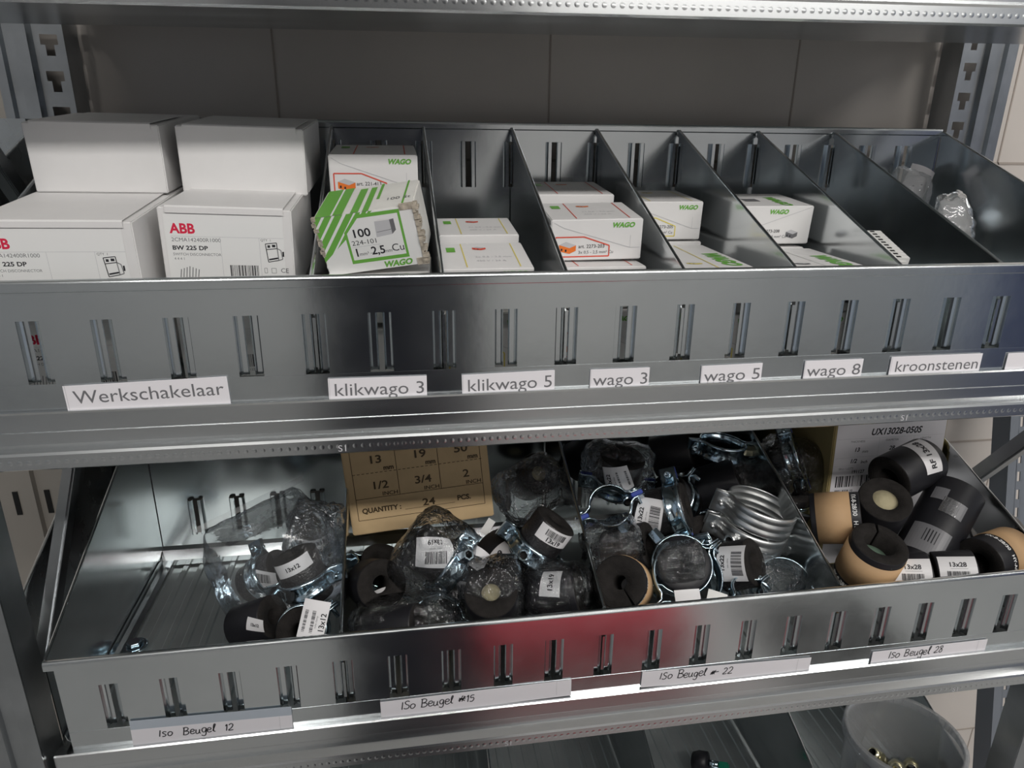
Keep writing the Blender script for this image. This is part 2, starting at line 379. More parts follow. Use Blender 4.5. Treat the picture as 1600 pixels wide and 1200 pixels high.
# ------------------------------------------------------------------ rack: posts, shelves, bins, dividers
DZ = .3275
def slotted_strip(mb, p0, p1, z0, z1, wx0, wx1, pitch, mi=0):
    """an upright strip from p0 to p1 in plan with keyhole slots between the fractions wx0..wx1"""
    p0, p1 = V(p0), V(p1)
    def pt(s, z): q = p0+(p1-p0)*s; return (q.x, q.y, z)
    def q(a, b, za, zb): mb.add([pt(a, za), pt(b, za), pt(b, zb), pt(a, zb)], [(0, 1, 2, 3)], mi)
    q(0, wx0, z0, z1); q(wx1, 1, z0, z1); z = z0; w = wx1-wx0
    while z < z1:
        q(wx0, wx1, z, z+pitch*.42)
        q(wx0, wx0+w*.25, z+pitch*.42, z+pitch*.72); q(wx1-w*.25, wx1, z+pitch*.42, z+pitch*.72)
        z += pitch
def upright(side, label):
    sx = -1 if side == 'left' else 1; ox = 0 if side == 'left' else 1.0
    r = empty('upright_frame', label, 'rack upright', Matrix.Translation((ox, 0, -1.0)))
    f = lambda pts: [(sx*a, b) for a, b in pts]
    Z0, Z1 = 0, 2.0
    mb = MB()
    mb.sheet(f([(.010, -.012), (.021, -.012), (.023, -.008), (.035, -.008), (.037, -.012), (.060, -.012), (.060, .03)]), Z0, Z1, .0015, axis='z')
    mb.sheet([(sx*.010, -.0115), (sx*.010, .020)], Z0, Z1, .001, axis='z')
    mb.build('front_post', POSTM, r)
    mb = MB()
    slotted_strip(mb, (sx*.008, .303), (sx*.038, .303), Z0, Z1, .2, .75, .034)
    mb.sheet(f([(.038, .303), (.040, .296), (.050, .296), (.052, .303), (.064, .303), (.066, .298), (.072, .298), (.073, .325)]), Z0, Z1, .0015, axis='z')
    slotted_strip(mb, (sx*.073, .325), (sx*.104, .325), Z0, Z1, .2, .75, .034)
    mb.add([(sx*.0081, .303, Z0), (sx*.0081, .34, Z0), (sx*.0081, .34, Z1), (sx*.0081, .303, Z1)], [(0, 1, 2, 3)])
    mb.build('back_post', POSTM, r)
    zs = [(.0, -.01), (.3, .32), (.0, .655), (.3, .985)] if side == 'left' else [(.3, -.095), (0, .315), (.3, .73), (0, 1.0)]
    for (ya, za), (yb, zb) in zip(zs, zs[1:]):
        mb = MB(); x = sx*.024
        a, b = V((x, ya, za+1)), V((x, yb, zb+1)); d = (b-a).normalized(); n = V((0, -d.z, d.y))
        prof = [(-.006, -.009), (.006, -.009), (.006, .009), (-.006, .009)]
        rows = [[p+V((1, 0, 0))*u+n*v for u, v in prof] for p in (a+d*.01, b-d*.01)]
        mb.grid(rows, smooth=False, cvv=True); mb.add(rows[0], [(0, 1, 2, 3)]); mb.add(rows[1], [(0, 1, 2, 3)])
        mb.build('diagonal_brace', POSTM, r, bevel=.002, seg=2)
    return r
upright('left', 'slotted galvanised upright frame with zigzag bracing at the left end of the rack')
upright('right', 'slotted galvanised upright frame with zigzag bracing at the right end of the rack')

def shelf(z, label, tilt=0, x0=-.006, x1=1.006, back=.308, stamps=()):
    r = empty('steel_shelf', label, 'shelf', Matrix.Translation((.5, 0, z)) @ Matrix.Rotation(tilt, 4, 'Y'))
    x0 -= .5; x1 -= .5
    mb = MB()
    mb.sheet([(.02, -.0205), (-.0044, -.0205), (-.0056, -.0217), (-.0058, -.0355), (-.0046, -.037), (-.0046, -.0465), (-.0125, -.0500),
              (-.0135, -.052), (-.0135, -.0630), (-.0115, -.0645), (.085, -.0645), (.088, -.0625), (.088, -.055)], x0-.09 if z > .2 and z < .5 else x0, x1, .0012, mis=[0,0,0,0,0,0,0,1,0,0,0,0,0])
    fr = mb.build('front_rail', [RAIL, RAILD], r)
    for x in stamps: art('stamp', [('t', 'S1', x-.5, -.0618, .0078, LINK, {'sx': 1.1})], lambda a, b, o: V((a, -.0135-o, b)), fr, .0002)
    mb = MB(); mb.sheet([(.31, -.022), (.31, -.0295), (.309, -.0305), (.300, -.0305)], x0, x1, .0012)
    mb.build('back_rail', RAIL, r)
    for i in range(10):
        a = -.5+.1*i; mb = MB(); P = [(a+.0008, -.026), (a+.0008, -.0215)]
        for k in range(5):
            c = a+.012+k*.019; P += [(c-.004, -.0215), (c-.0025, -.0197), (c+.0025, -.0197), (c+.004, -.0215)]
        P += [(a+.0992, -.0215), (a+.0992, -.026)]
        mb.sheet(P, .002, back, .0008, axis='y'); mb.build('deck_plank', DECK, r)
    return r
shelf(2*DZ-.004, 'topmost galvanised shelf, its bright rail cut off by the upper picture edge', rad(-.7), back=.342)  # deck lengthened to the wall to block light falling behind the shelf
shelf(DZ, 'galvanised shelf carrying the bin of white cartons and typed labels', stamps=(.262, .762))
shelf(0, 'galvanised shelf carrying the bin of pipe clamps and handwritten labels', stamps=(.40, .895))
shelf(-DZ, 'lowest visible galvanised shelf with the ribbed deck under the plastic bucket')

def slot_row(mb, y, sgn, xs, z0, z1, zb, zt, xa, xb, rows):
    """a sheet in the plane y with pressed slots; sgn = which way the louvres bulge"""
    hw, sl, dp = .0092, .0021, .006
    zc = zb
    for (s0, s1) in rows+[(zt, zt)]:
        if s0 > zc: mb.add([(xa, y, zc), (xb, y, zc), (xb, y, s0), (xa, y, s0)], [(0, 1, 2, 3)])
        if s0 == s1: break
        x = xa
        for c in xs+[None]:
            e = (c-hw) if c is not None else xb
            mb.add([(x, y, s0), (e, y, s0), (e, y, s1), (x, y, s1)], [(0, 1, 2, 3)])
            if c is None: break
            for s in (-1, 1):
                pr = [(c+s*hw, y), (c+s*(hw-.0006), y+sgn*dp*.75), (c+s*(hw-.002), y+sgn*dp), (c+s*(sl+.0015), y+sgn*dp), (c+s*sl, y+sgn*dp*.6)]
                for (p, q), (p2, q2) in zip(pr, pr[1:]):
                    mb.add([(p, q, s0), (p2, q2, s0), (p2, q2, s1), (p, q, s1)], [(0, 1, 2, 3)])
            x = c+hw
        zc = s1
def bin_(z, label):
    r = empty('divider_bin', label, 'storage bin', Matrix.Translation((0, 0, z)))
    xs = [round(.05*k, 3) for k in range(1, 20)]
    mb = MB(); slot_row(mb, 0, 1, xs, 0, 0, -.0005, .0695, .0085, .9915, [(0, .0485)])
    mb.sheet([(.0006, -.0204), (.0006, -.0005)], .0085, .9915, .0008)
    mb.sheet([(.0, .0695), (-.0022, .0705), (-.0022, .0752)]+[(.0006-.0028*cos(a*pi/10), .0752+.0028*sin(a*pi/10)) for a in range(1, 10)]+[(.0034, .0752), (.0034, .070)], .002, .998, .0006)
    mb.build('front_panel', GALV, r)
    mb = MB(); slot_row(mb, .3, -1, xs, 0, 0, .004, .186, .002, .998, [(.021, .070), (.123, .173)])
    mb.sheet([(.3, .004), (.296, .0), (.288, -.010), (.288, -.0175)], .002, .998, .0008)
    mb.sheet([(.3, .186), (.2975, .187), (.2975, .1908)]+[(.3003-.0028*cos(a*pi/10), .1908+.0028*sin(a*pi/10)) for a in range(1, 10)]+[(.3031, .1908), (.3031, .18)], .002, .998, .0006)
    mb.build('back_panel', GALV, r)
    for x in (.0012, .9988):
        mb = MB(); s = 1 if x < .5 else -1
        mb.add([(x, .002, -.0175), (x, .298, -.0175), (x, .298, .192), (x, .002, .077)], [(0, 1, 2, 3)])
        mb.add([(x+s*.0008, .002, .0), (x+s*.0008, .298, .0), (x+s*.0008, .298, .191), (x+s*.0008, .002, .076)], [(0, 1, 2, 3)])
        mb.sheet([(x+s*.0008, -.006), (x+s*.002, -.012), (x+s*.006, -.0155), (x+s*.012, -.0165)], .004, .296, .0006, axis='y')
        rim(mb, x, .192, .077)
        mb.build('end_panel', GALV, r)
    return r
def rim(mb, x, zb, zf, y0=.002, y1=.298):
    a, b = V((x, y0, zf)), V((x, y1, zb)); d = (b-a).normalized(); n = V((0, -d.z, d.y))
    for dx, h0, h1 in ((.0016, -.0075, 0.0), ):
        rows = [[p+V((u, 0, 0))+n*v for u, v in [(-dx, h0)]+[(-dx*cos(k*pi/6), h1-.0016+.0016*sin(k*pi/6)) for k in range(7)]+[(dx, h0)]] for p in (a, b)]
        mb.grid(rows, smooth=False, cvv=True); mb.add(rows[0], [tuple(range(9))]); mb.add(rows[1], [tuple(range(9))])
def divider(x, z, label, group=None):
    mb = MB(); t = .0006
    P = [(.0065, -.0165), (.294, -.0165), (.294, .188), (.0065, .077)]
    for s in (-t, t): mb.add([(s, a, b) for a, b in P], [(0, 1, 2, 3)])
    for (a, b), (c, d) in zip(P, P[1:]+P[:1]): mb.add([(-t, a, b), (t, a, b), (t, c, d), (-t, c, d)], [(0, 1, 2, 3)])
    rim(mb, 0, .1885, .0772, .0065, .294)
    mb.box((-.0012, .002, .005), (.0012, .0065, .045)); mb.box((-.0012, .294, .127), (.0012, .3, .170)); mb.box((-.0012, .294, .025), (.0012, .3, .066))
    o = mb.build('bin_divider', GALV); o.location = (x, 0, z)
    return tag(o, label, 'divider', group)
bin_(DZ, 'long galvanised divider bin with slotted front, filled with white cartons')
bin_(0, 'long galvanised divider bin with slotted front, filled with pipe clamps and foam')
bin_(-DZ, 'galvanised divider bin at the bottom edge, holding the plastic bucket')
for x, t in ((.25, 'between the red-lettered cartons and the worn green one'), (.35, 'right of the worn green carton'),
             (.45, 'right of the two flat cartons with yellow stripes'), (.55, 'right of the carton with the red-framed orange connector'),
             (.65, 'right of the yellow-framed connector carton'), (.75, 'left of the loose white terminal strip'),
             (.85, 'left of the two clear bags')):
    divider(x, DZ, 'sloping galvanised divider in the upper bin, '+t)
for x, t in ((.25, 'left of the brown quantity carton'), (.5, 'between the 13x19 and the 13x22 clamps'), (.75, 'right of the grey double clamps')):
    divider(x, 0, 'sloping galvanised divider in the clamp bin, '+t)
for x, t in ((.2, 'furthest left'), (.4, 'second from the left'), (.6, 'just left of the black and green plug'), (.8, 'just left of the bucket')):
    divider(x, -DZ, 'sloping galvanised divider on the lowest shelf, '+t)

# neighbouring posts
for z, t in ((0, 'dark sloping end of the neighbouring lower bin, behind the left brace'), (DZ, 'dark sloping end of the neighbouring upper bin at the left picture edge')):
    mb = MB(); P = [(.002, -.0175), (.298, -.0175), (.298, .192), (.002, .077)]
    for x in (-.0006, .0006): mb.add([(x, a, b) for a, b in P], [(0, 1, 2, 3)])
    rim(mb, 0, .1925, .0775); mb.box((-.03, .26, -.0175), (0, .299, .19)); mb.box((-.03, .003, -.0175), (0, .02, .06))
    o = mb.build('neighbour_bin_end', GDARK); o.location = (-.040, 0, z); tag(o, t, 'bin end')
def far_post(name, label, p0, p1, w, m, group=None):
    d = (p1-p0); L = d.length; Z = d.normalized(); X = V((1, 0, 0))-Z*Z.x; X.normalize(); Y = Z.cross(X)
    r = empty(name, label, 'rack post', frame(p0, X, Y, Z))
    return r, L
r, L = far_post('rack_post', 'ribbed grey steel post of the neighbouring rack beyond the left frame', V((-.174, .315, -1.0)), V((-.174, .315, 1.0)), .08, POSTM)
mb = MB()
for a, b in ((-.02, .021), (.055, .1)):
    mb.sheet([(a, 0), (b, 0)], 0, L, .0015, axis='z')
mb.sheet([(.021, 0), (.023, -.006), (.036, -.006), (.038, 0), (.055, 0)], 0, L, .0015, axis='z')
mb.build('post_profile', mat('warm_grey_post', (.40, .37, .33), .5, .5), r)
mb = MB()
for k in range(12):
    for x in (.012, .048): mb.box((x-.003, -.0012, .044+k*.1685), (x+.003, -.0004, .076+k*.1685))
mb.build('slot', HOLE, r)
pA = at(1580, 649, .24); pB = at(1546, 1200, .125); d = (pA-pB).normalized()
pB = pB-d*((pB.z+.995)/d.z)
r, L = far_post('perforated_post', 'loose blue-grey perforated steel post leaning behind the right end of the rack', pB, pB+d*1.42, .06, GREYP)
mb = MB(); cols = [0, .014, .022, .06]
mb.sheet([(0, .03), (0, 0), (.014, 0)], 0, L, .0015, axis='z'); mb.sheet([(.022, 0), (.062, 0), (.062, .03)], 0, L, .0015, axis='z')
z = 0
while z < L:
    mb.box((.013, 0, z), (.023, .0015, z+.012)); mb.box((.013, 0, z+.012), (.0155, .0015, z+.026)); mb.box((.0205, 0, z+.012), (.023, .0015, z+.026)); z += .026
mb.build('post_profile', GREYP, r)

# ------------------------------------------------------------------ labels on the shelf rails
def strip_label(tl, tr, h, label, prims, y=-.0018, group=None, blank=False, tapes=None):
    a, b = at(*tl, y), at(*tr, y); w = (b-a).length; X = (b-a).normalized(); Y = V((0, 1, 0)); Y = (Y-X*Y.dot(X)).normalized(); Z = X.cross(Y)
    M = frame(a-Z*h, X, Y, Z)
    mb = MB(); mb.box((0, 0, -.003), (w, .0004, h)); o = mb.build('paper_label', PAPER); o.matrix_world = M
    tag(o, label, 'label', group)
    if prims: art('lettering', prims(w, h), lambda x, y_, q: V((x, -q, y_)), o, .0001)
    if tapes:
        mb = MB(); mb.box((0, .0001, h), (w, .0004, h+tapes)); t = mb.build('tape_strip', mat('pale_blue_tape', (.45, .50, .56), .4), o)
    return o
def typed(txt, sz, bx=.05):
    def f(w, h):
        vs, fs, tw = text_mesh(txt, 0); k = w*.92/(tw*sz)
        return [('t', txt, w*.05, h-sz*.98, sz, GINK, {'sx': k}), ('l', w*.012, 0, w*.012, h, .0003, LINK)]
    return f
def UP(t, w): return 'typed label "%s" on the upper rail, %s' % (t, w)
strip_label((97, 603.6), (354, 588), .0205, UP('Werkschakelaar', 'below the red-lettered cartons'), typed('Werkschakelaar', .0150))
strip_label((512, 592), (666.6, 587), .019, UP('klikwago 3', 'below the worn green carton'), typed('klikwago 3', .0150))
strip_label((721.5, 586), (866.8, 578), .0185, UP('klikwago 5', 'below the flat cartons with yellow stripes'), typed('klikwago 5', .0150))
strip_label((922.8, 577.5), (1015.5, 574), .0185, UP('wago 3', 'below the orange connector carton'), typed('wago 3', .0148))
strip_label((1096.7, 571.9), (1192, 567), .0185, UP('wago 5', 'below the yellow-framed connector carton'), typed('wago 5', .0148))
strip_label((1258.7, 564), (1349.8, 560.6), .0185, UP('wago 8', 'below the black connector carton'), typed('wago 8', .0148))
strip_label((1393.7, 557.6), (1536, 552), .020, UP('kroonstenen', 'below the loose terminal strip'), typed('kroonstenen', .0148))
strip_label((1576, 552), (1650, 549), .019, 'blank white label at the right end of the upper rail', lambda w, h: [('l', w*.4, 0, w*.4, h, .0003, LINK)])
def hand(txt, x, sz, th=.00105, fold=.92):
    return lambda w, h: [('h', txt, w*x, h*.30, sz, th, INK), ('l', w*fold, 0, w*fold, h, .0003, LINK)]
def LO(t, w): return 'handwritten label "%s" on the lower rail, %s' % (t, w)
strip_label((204, 1141), (456, 1117.5), .0155, LO('Iso Beugel 12', 'below the empty left compartment'), hand('Iso  Beugel  12', .16, .0105), tapes=.010)
strip_label((594, 1097.5), (893, 1062), .0165, LO('Iso Beugel 15', 'below the brown quantity carton'), hand('ISo Beugel #15', .1, .0115))
strip_label((1004, 1050), (1268, 1027.5), .0165, LO('Iso Beugel 22', 'below the grey double clamps'), hand('ISo Beugel ~ 22', .1, .0115))
strip_label((1364, 1019), (1543.5, 999), .0150, LO('Iso Beugel 28', 'below the black foam tubes'), hand('Iso Beugel 28', .14, .0115))

# ------------------------------------------------------------------ cartons
def carton(name, label, c, w, h, d, yaw=0, pitch=0, roll=0, m=CARD, group=None, bevel=.0009, cat='box', front=None, top=None, right=None, left_m=None, flap=None):
    """c = middle of the front's upper edge; pitch lifts the back, roll lifts the right side"""
    M = Matrix.Translation(c) @ Euler((rad(pitch), rad(-roll), rad(yaw)), 'XYZ').to_matrix().to_4x4() @ Matrix.Translation((0, 0, -h))
    mb = MB(); mb.box((-w/2, 0, 0), (w/2, d, h)); o = mb.build(name, m, bevel=bevel, seg=2); o.matrix_world = M
    tag(o, label, cat, group)
    if front: art('front_print', front(w, h), front_map(w, h), o)
    if top: art('top_print', top(w, d), top_map(w, h), o)
    if right: art('side_print', right(d, h), right_map(w, h), o)
    if flap: flap(o, w, h, d)
    return o
def abb_front(w, h):
    L = .10*w; R = .87*w; y = h
    P = [('r', .04*w, .02*h, .93*w, .93*h, WHITEI), ('t', 'ABB', .08*w, y-.0195, .0105, RED, {'bold': .035, 'sx': .95}),
         ('t', '2CMA142400R1000', .08*w, y-.0260, .0042, GINK, {'sx': 1.05}), ('t', 'BW 225 DP', .08*w, y-.0325, .0046, INK, {'bold': .03, 'sx': 1.15}),
         ('t', 'SWITCH DISCONNECTOR', .08*w, y-.0370, .0030, GINK), ('t', '4 4 4 1', .085*w, y-.0405, .0028, GINK),
         ('l', .08*w, y-.0220, .93*w, y-.0220, .00025, LINK), ('l', .445*w, y-.022, .445*w, y-.055, .00025, LINK), ('l', .74*w, y-.022, .74*w, y-.055, .00025, LINK),
         ('t', 'QTY  1', .75*w, y-.0245, .0026, GINK), ('b', .50*w, y-.055, .725*w, y-.044, INK), ('t', '7612270', .50*w, y-.0585, .0028, GINK),
         ('t', 'CE', .89*w, y-.0495, .0052, GINK, {}), ('o', .765*w, y-.050, .785*w, y-.046, .0003, GINK), ('o', .82*w, y-.050, .855*w, y-.046, .0003, GINK),
         ('r', .76*w, y-.0545, .80*w, y-.053, GINK), ('t', 'EN 60947', .83*w, y-.0545, .0025, GINK)]
    for i in range(7): P.append(('l', .115*w+i*.0022, y-.055, .115*w+i*.0022+.0012, y-.0455-abs(3-i)*.0008, .0006, GINK))
    for i in range(9): P.append(('r', .11*w+i*.002, y-.0575, .11*w+i*.002+.0012, y-.0562, GINK))
    x = .785*w; t = y-.0265
    P += [('po', [(x, t), (x+.0085, t+.001), (x+.0088, t-.0035), (x+.0005, t-.0045)], .0006, INK), ('po', [(x+.0005, t-.0045), (x+.0088, t-.0035), (x+.0095, t-.013), (x+.0015, t-.0145)], .0006, INK),
          ('po', [(x+.0088, t-.0035), (x+.0115, t-.005), (x+.0125, t-.012), (x+.0095, t-.013)], .0006, GINK), ('r', x+.0015, t-.003, x+.0035, t-.001, INK), ('r', x+.005, t-.0025, x+.0075, t-.0005, INK),
          ('l', x+.002, t-.0125, x+.009, t-.0112, .0012, INK), ('r', x+.0125, t-.010, x+.0138, t-.006, INK)]
    return P
def plain_front(w, h):
    return [('l', .075*w, h-.0012, .075*w, h-.0003, .0003, LINK), ('l', .075*w, h-.0014, .92*w, h-.0014, .0004, LINK), ('l', .92*w, h-.0012, .92*w, h-.0003, .0003, LINK)]
def tuck_flap(o, w, h, d):
    mb = MB(); mb.sheet([(-.0007, h-.004), (-.0007, h+.0002), (.0003, h+.0010), (d*.7, h+.0012)], -w/2+.006, w/2-.006, .0005)
    mb.build('lid_flap', CARD, o, bevel=0)
def cc(tl, tr, y): return (at(*tl, y)+at(*tr, y))/2
def wd(tl, tr, y): return (at(*tr, y)-at(*tl, y)).length
G = 'white switch cartons'
carton('switch_carton', 'plain white carton at the back left, on top of the left red-lettered carton', cc((30, 190), (248, 195), .115), .104, .0555, .14, 0, 4.5, -.6, front=plain_front, flap=tuck_flap, group=G)
carton('switch_carton', 'plain white carton at the back, on top of the right red-lettered carton', cc((270, 195), (475, 203), .115), .1035, .0555, .14, 0, 4.5, -1.2, front=plain_front, flap=tuck_flap, group=G)
c = at(205, 348, .018)-V((.056, 0, -.001)); carton('switch_carton', 'front white carton with red lettering, cut off by the left edge of the picture', c, .112, .0700, .15, 0, 6, -.6, front=abb_front, flap=tuck_flap, group=G)
c2 = cc((243, 322), (455, 330), .038); carton('switch_carton', 'front white carton with complete red lettering and barcode, left of the first divider', c2, .0985, .0700, .14, 0, 4.5, -2, front=abb_front, flap=tuck_flap, group=G)
carton('switch_carton', 'white carton hidden low in the upper bin, under the left red-lettered carton', V((c.x, .03, .370)), .1035, .058, .14, 0, 2, 0, front=abb_front, group=G)
carton('switch_carton', 'white carton hidden low in the upper bin, under the right red-lettered carton', V((c2.x, .045, .376)), .0985, .064, .14, 0, 2, 0, front=abb_front, group=G)

def wago(x, y, s, al='l', c=GREEN): return ('t', 'WAGO', x, y, s, c, {'bold': .05, 'shear': .25, 'sx': 1.05, 'al': al})
def block(x, y, s, col):                     # the small drawing of a connector
    return [('p', [(x, y), (x+s*.62, y-s*.16), (x+s*.62, y+s*.18), (x, y+s*.38)], col), ('p', [(x, y+s*.38), (x+s*.62, y+s*.18), (x+s, y+s*.34), (x+s*.4, y+s*.55)], LINK),
            ('p', [(x+s*.62, y-s*.16), (x+s, y+s*.02), (x+s, y+s*.34), (x+s*.62, y+s*.18)], col), ('r', x+s*.1, y+s*.02, x+s*.2, y+s*.16, INK), ('r', x+s*.35, y-s*.04, x+s*.45, y+s*.1, INK)]
def wago_front(num, fc, col, sub, flip=False):
    def f(w, h):
        P = [('l', .03*w, .93*h, .14*w, .8*h, .0004, LINK), ('l', .14*w, .8*h, .87*w, .30*h, .0005, LINK), ('l', .87*w, .30*h, .98*w, .30*h, .0004, LINK), ('l', .87*w, .3*h, .87*w, .6*h, .0003, LINK)] if not flip else \
            [('l', .0*w, .30*h, .12*w, .34*h, .0004, LINK), ('l', .12*w, .34*h, .97*w, .97*h, .0005, LINK)]
        P.append(wago(.66*w if not flip else .42*w, .80*h, .0060))
        if not flip:
            P.append(('po', [(.05*w, .10*h), (.05*w, .58*h), (.36*w, .58*h), (.64*w, .36*h), (.64*w, .10*h)], .0011, fc))
            P += block(.09*w, .24*h, .0155, col)
            x = .30*w
        else: x = .30*w; P += block(.68*w, .20*h, .013, col)
        P += [('t', 'art. '+num, x, .31*h, .0045, INK), ('t', sub, x, .17*h, .0040, GINK)]
        return P
    return f
def wago_top(fc, col, cx=.2):
    def f(w, d):
        return [('p', [(.1*w, .62*d), (.2*w, .62*d), (.2*w, .80*d), (.1*w, .80*d)], GREEN), ('l', .28*w, .05*d, .28*w, .95*d, .0010, fc), ('l', .86*w, .05*d, .86*w, .95*d, .0010, fc)] + \
            block(.40*w, .72*d, .012, col) + [('t', '2x 0,5 - 2,5 mm', .40*w, .40*d, .0050, LINK), ('t', '450 V / 24 A', .40*w, .25*d, .0050, LINK)]
    return f
k3 = ((512, 242), (652, 242))
GW = 'connector cartons in the upper bin'
carton('connector_carton', 'white connector carton with red frame, behind the worn green carton', cc(*k3, .13), .079, .0385, .10, 0, 4, 0, front=wago_front('221-413', ORED, ORANGE, '3x 0,2 - 4 mm²'), top=wago_top(ORED, ORANGE), group=GW)
carton('connector_carton', 'white connector carton low in the bin, directly under the red-framed one behind the green carton', V((.298, .135, .4485)), .079, .066, .10, 0, 1, 0, group=GW)
carton('connector_carton', 'lowest white connector carton of the stack behind the worn green carton', V((.298, .135, .381)), .079, .066, .10, 0, 0, 0, group=GW)
def green_front(w, h):
    gx0, gx1 = .27*w, .84*w
    P = [('r', .01*w, .01*h, .99*w, .99*h, WHITEI)]
    P.append(('p', [(.0, h), (.0, .25*h), (.60*w, h)], GREEN))
    for a, t in ((.08, .03), (.17, .03), (.265, .035), (.36, .022), (.42, .016), (.475, .014), (.52, .012)):
        x = a*w*1.15; P.append(('p', [(x, h), (x+t*w, h), (0, h-(x+t*w)*1.24), (0, h-x*1.24)], WHITEI))
    P.append(('p', [(.27*w, .16*h), (.27*w, .70*h), (.42*w, .97*h), (.86*w, .97*h), (.86*w, .16*h)], GREEN))
    P.append(('p', [(.295*w, .22*h), (.295*w, .68*h), (.435*w, .91*h), (.835*w, .91*h), (.835*w, .22*h)], WHITEI))
    P += [('t', '100', .335*w, .60*h, .0095, INK, {'bold': .02, 'sx': 1.1}), ('t', '224-101', .315*w, .47*h, .0056, INK, {'bold': .0, 'sx': 1.15}),
          ('l', .31*w, .44*h, .60*w, .44*h, .0003, LINK), ('t', '1', .315*w, .28*h, .0095, INK, {'bold': .02}), ('t', 'mm² –', .365*w, .285*h, .0042, INK),
          ('t', '2,5', .49*w, .28*h, .0095, INK, {'bold': .02}), ('t', 'mm²', .62*w, .285*h, .0042, INK), ('t', 'Cu', .70*w, .29*h, .0088, INK), wago(.58*w, .035*h, .0068)]
    x, y = .58*w, .56*h
    P += [('p', [(x, y), (x+.013, y+.001), (x+.013, y+.013), (x+.001, y+.013)], LINK), ('p', [(x+.013, y+.001), (x+.0165, y+.004), (x+.0165, y+.0135), (x+.013, y+.013)], GINK), ('p', [(x+.001, y+.013), (x+.013, y+.013), (x+.0165, y+.0135), (x+.005, y+.0145)], CARD),
          ('l', x+.001, y+.004, x+.013, y+.005, .0004, GINK)]
    return P
def green_top(w, d):
    return [('r', .02*w, 0, .30*w, d, GREEN), ('r', .18*w, 0, .20*w, d, WHITEI), ('r', .38*w, 0, .46*w, d*.9, GREEN), ('r', .50*w, 0, .56*w, d*.9, GREEN), ('r', .60*w, d*.4, .63*w, d, GREEN), ('r', .88*w, 0, .90*w, d, GREEN), ('t', '100 St', .7*w, .3*d, .008, GINK)]
def worn(o, w, h, d):
    mb = MB(); rr = random.Random(5)
    for k in range(26):
        z = h*k/26; mb.box((w/2-.0005, -.0006-rr.uniform(0, .0012), z), (w/2+rr.uniform(.0012, .0045), .004+rr.uniform(0, .006), z+h/24))
    mb.box((w/2-.006, -.0008, 0), (w/2+.002, .004, .006)); mb.box((w/2-.011, -.0006, h-.003), (w/2, .004, h+.0012))
    mb.build('torn_edge', TORN, o); mb = MB()
    for k in range(14):
        z = h*(.35+.64*k/14); mb.box((-w/2-rr.uniform(.0003, .002), -.0006, z), (-w/2+rr.uniform(.0003, .0025), .003, z+h/16))
    mb.build('torn_edge', TORN, o)
carton('connector_carton', 'worn green and white carton reading 100 and 2,5 mm Cu, its edges torn', cc((489, 344), (641, 314), .03)+V((0, 0, -.001)), .080, .050, .062, -10, 15, 8.5, CARDW, group=GW, front=green_front, top=green_top, flap=worn)
carton('connector_carton', 'white carton lying low under the worn green carton', V((.299, .035, .398)), .084, .040, .075, -4, 2, 2, group=GW)
carton('connector_carton', 'lowest white carton under the worn green carton', V((.299, .035, .353)), .084, .042, .075, 0, 0, 0, group=GW)
carton('connector_carton', 'flat white carton with two yellow stripes, at the front of its compartment', V((.390, .035, .4025)), .078, .034, .064, 1, 11, 0, top=wago_top(YELLOW, ORED), front=wago_front('221-415', YELLOW, ORANGE, '5x 4 mm²'), group=GW)
carton('connector_carton', 'flat white carton with two yellow stripes, second from the front', V((.391, .108, .4205)), .074, .034, .062, 1, 8, 0, top=wago_top(YELLOW, ORED), group=GW)
carton('connector_carton', 'white carton below the front flat carton with yellow stripes', V((.392, .03, .366)), .080, .056, .066, 0, 0, 0, group=GW, front=wago_front('221-415', YELLOW, ORANGE, '5x 4 mm²'))
carton('connector_carton', 'white carton below the second flat carton with yellow stripes', V((.392, .108, .385)), .080, .075, .066, 0, 0, 0, group=GW)
carton('connector_carton', 'white carton with red frame and orange connector, 2273-203, in the middle of the upper bin', cc((860, 345), (1004, 340), .08)+V((.001, 0, 0)), .0845, .0375, .075, -2, 6, 1, front=wago_front('2273-203', ORED, ORANGE, '3x 0,5 - 2,5 mm² Cu'), top=wago_top(ORED, ORANGE), group=GW)
carton('connector_carton', 'white carton tucked behind the carton with the orange connector', V((.495, .166, .452)), .080, .0375, .085, -1, 5, 0, top=wago_top(ORED, ORANGE), group=GW)
carton('connector_carton', 'white carton peeping out below the carton with the orange connector', V((.494, .062, .3975)), .086, .0375, .09, 0, 1, 0, top=wago_top(ORED, ORANGE), front=wago_front('2273-203', ORED, ORANGE, '3x 2,5 mm² Cu'), group=GW)
carton('connector_carton', 'lowest white carton of the stack with the orange connector', V((.494, .062, .357)), .086, .047, .09, 0, 0, 0, front=wago_front('2273-203', ORED, ORANGE, '3x 2,5 mm² Cu'), group=GW)
carton('connector_carton', 'lowest white carton behind the stack with the orange connector', V((.497, .168, .412)), .08, .102, .085, 0, 0, 0, group=GW)
carton('connector_carton', 'white carton with yellow frame standing back in its compartment, 2273-205', V((.594, .170, .4445)), .079, .0395, .08, 0, 4, 0, front=wago_front('2273-205', YELLOW, YELLOW, '5x 2,5 mm² Cu'), top=wago_top(YELLOW, YELLOW), group=GW)
def flat_top(fc, col):
    return lambda w, d: [('l', .50*w, 0, .50*w, d*.95, .0012, fc)] + block(.18*w, .2*d, .014, col) + [('t', 'WAGO', .68*w, .62*d, .021, GREEN, {'bold': .06, 'shear': .2, 'rot': -pi/2})]
carton('connector_carton', 'flat white carton with yellow line and big green logo, before the 2273-205 carton', V((.588, .015, .4015)), .066, .037, .145, -4, 0, 0, top=flat_top(YELLOW, YELLOW), front=wago_front('2273-205', YELLOW, YELLOW, '5x 2,5 mm² Cu'), group=GW)
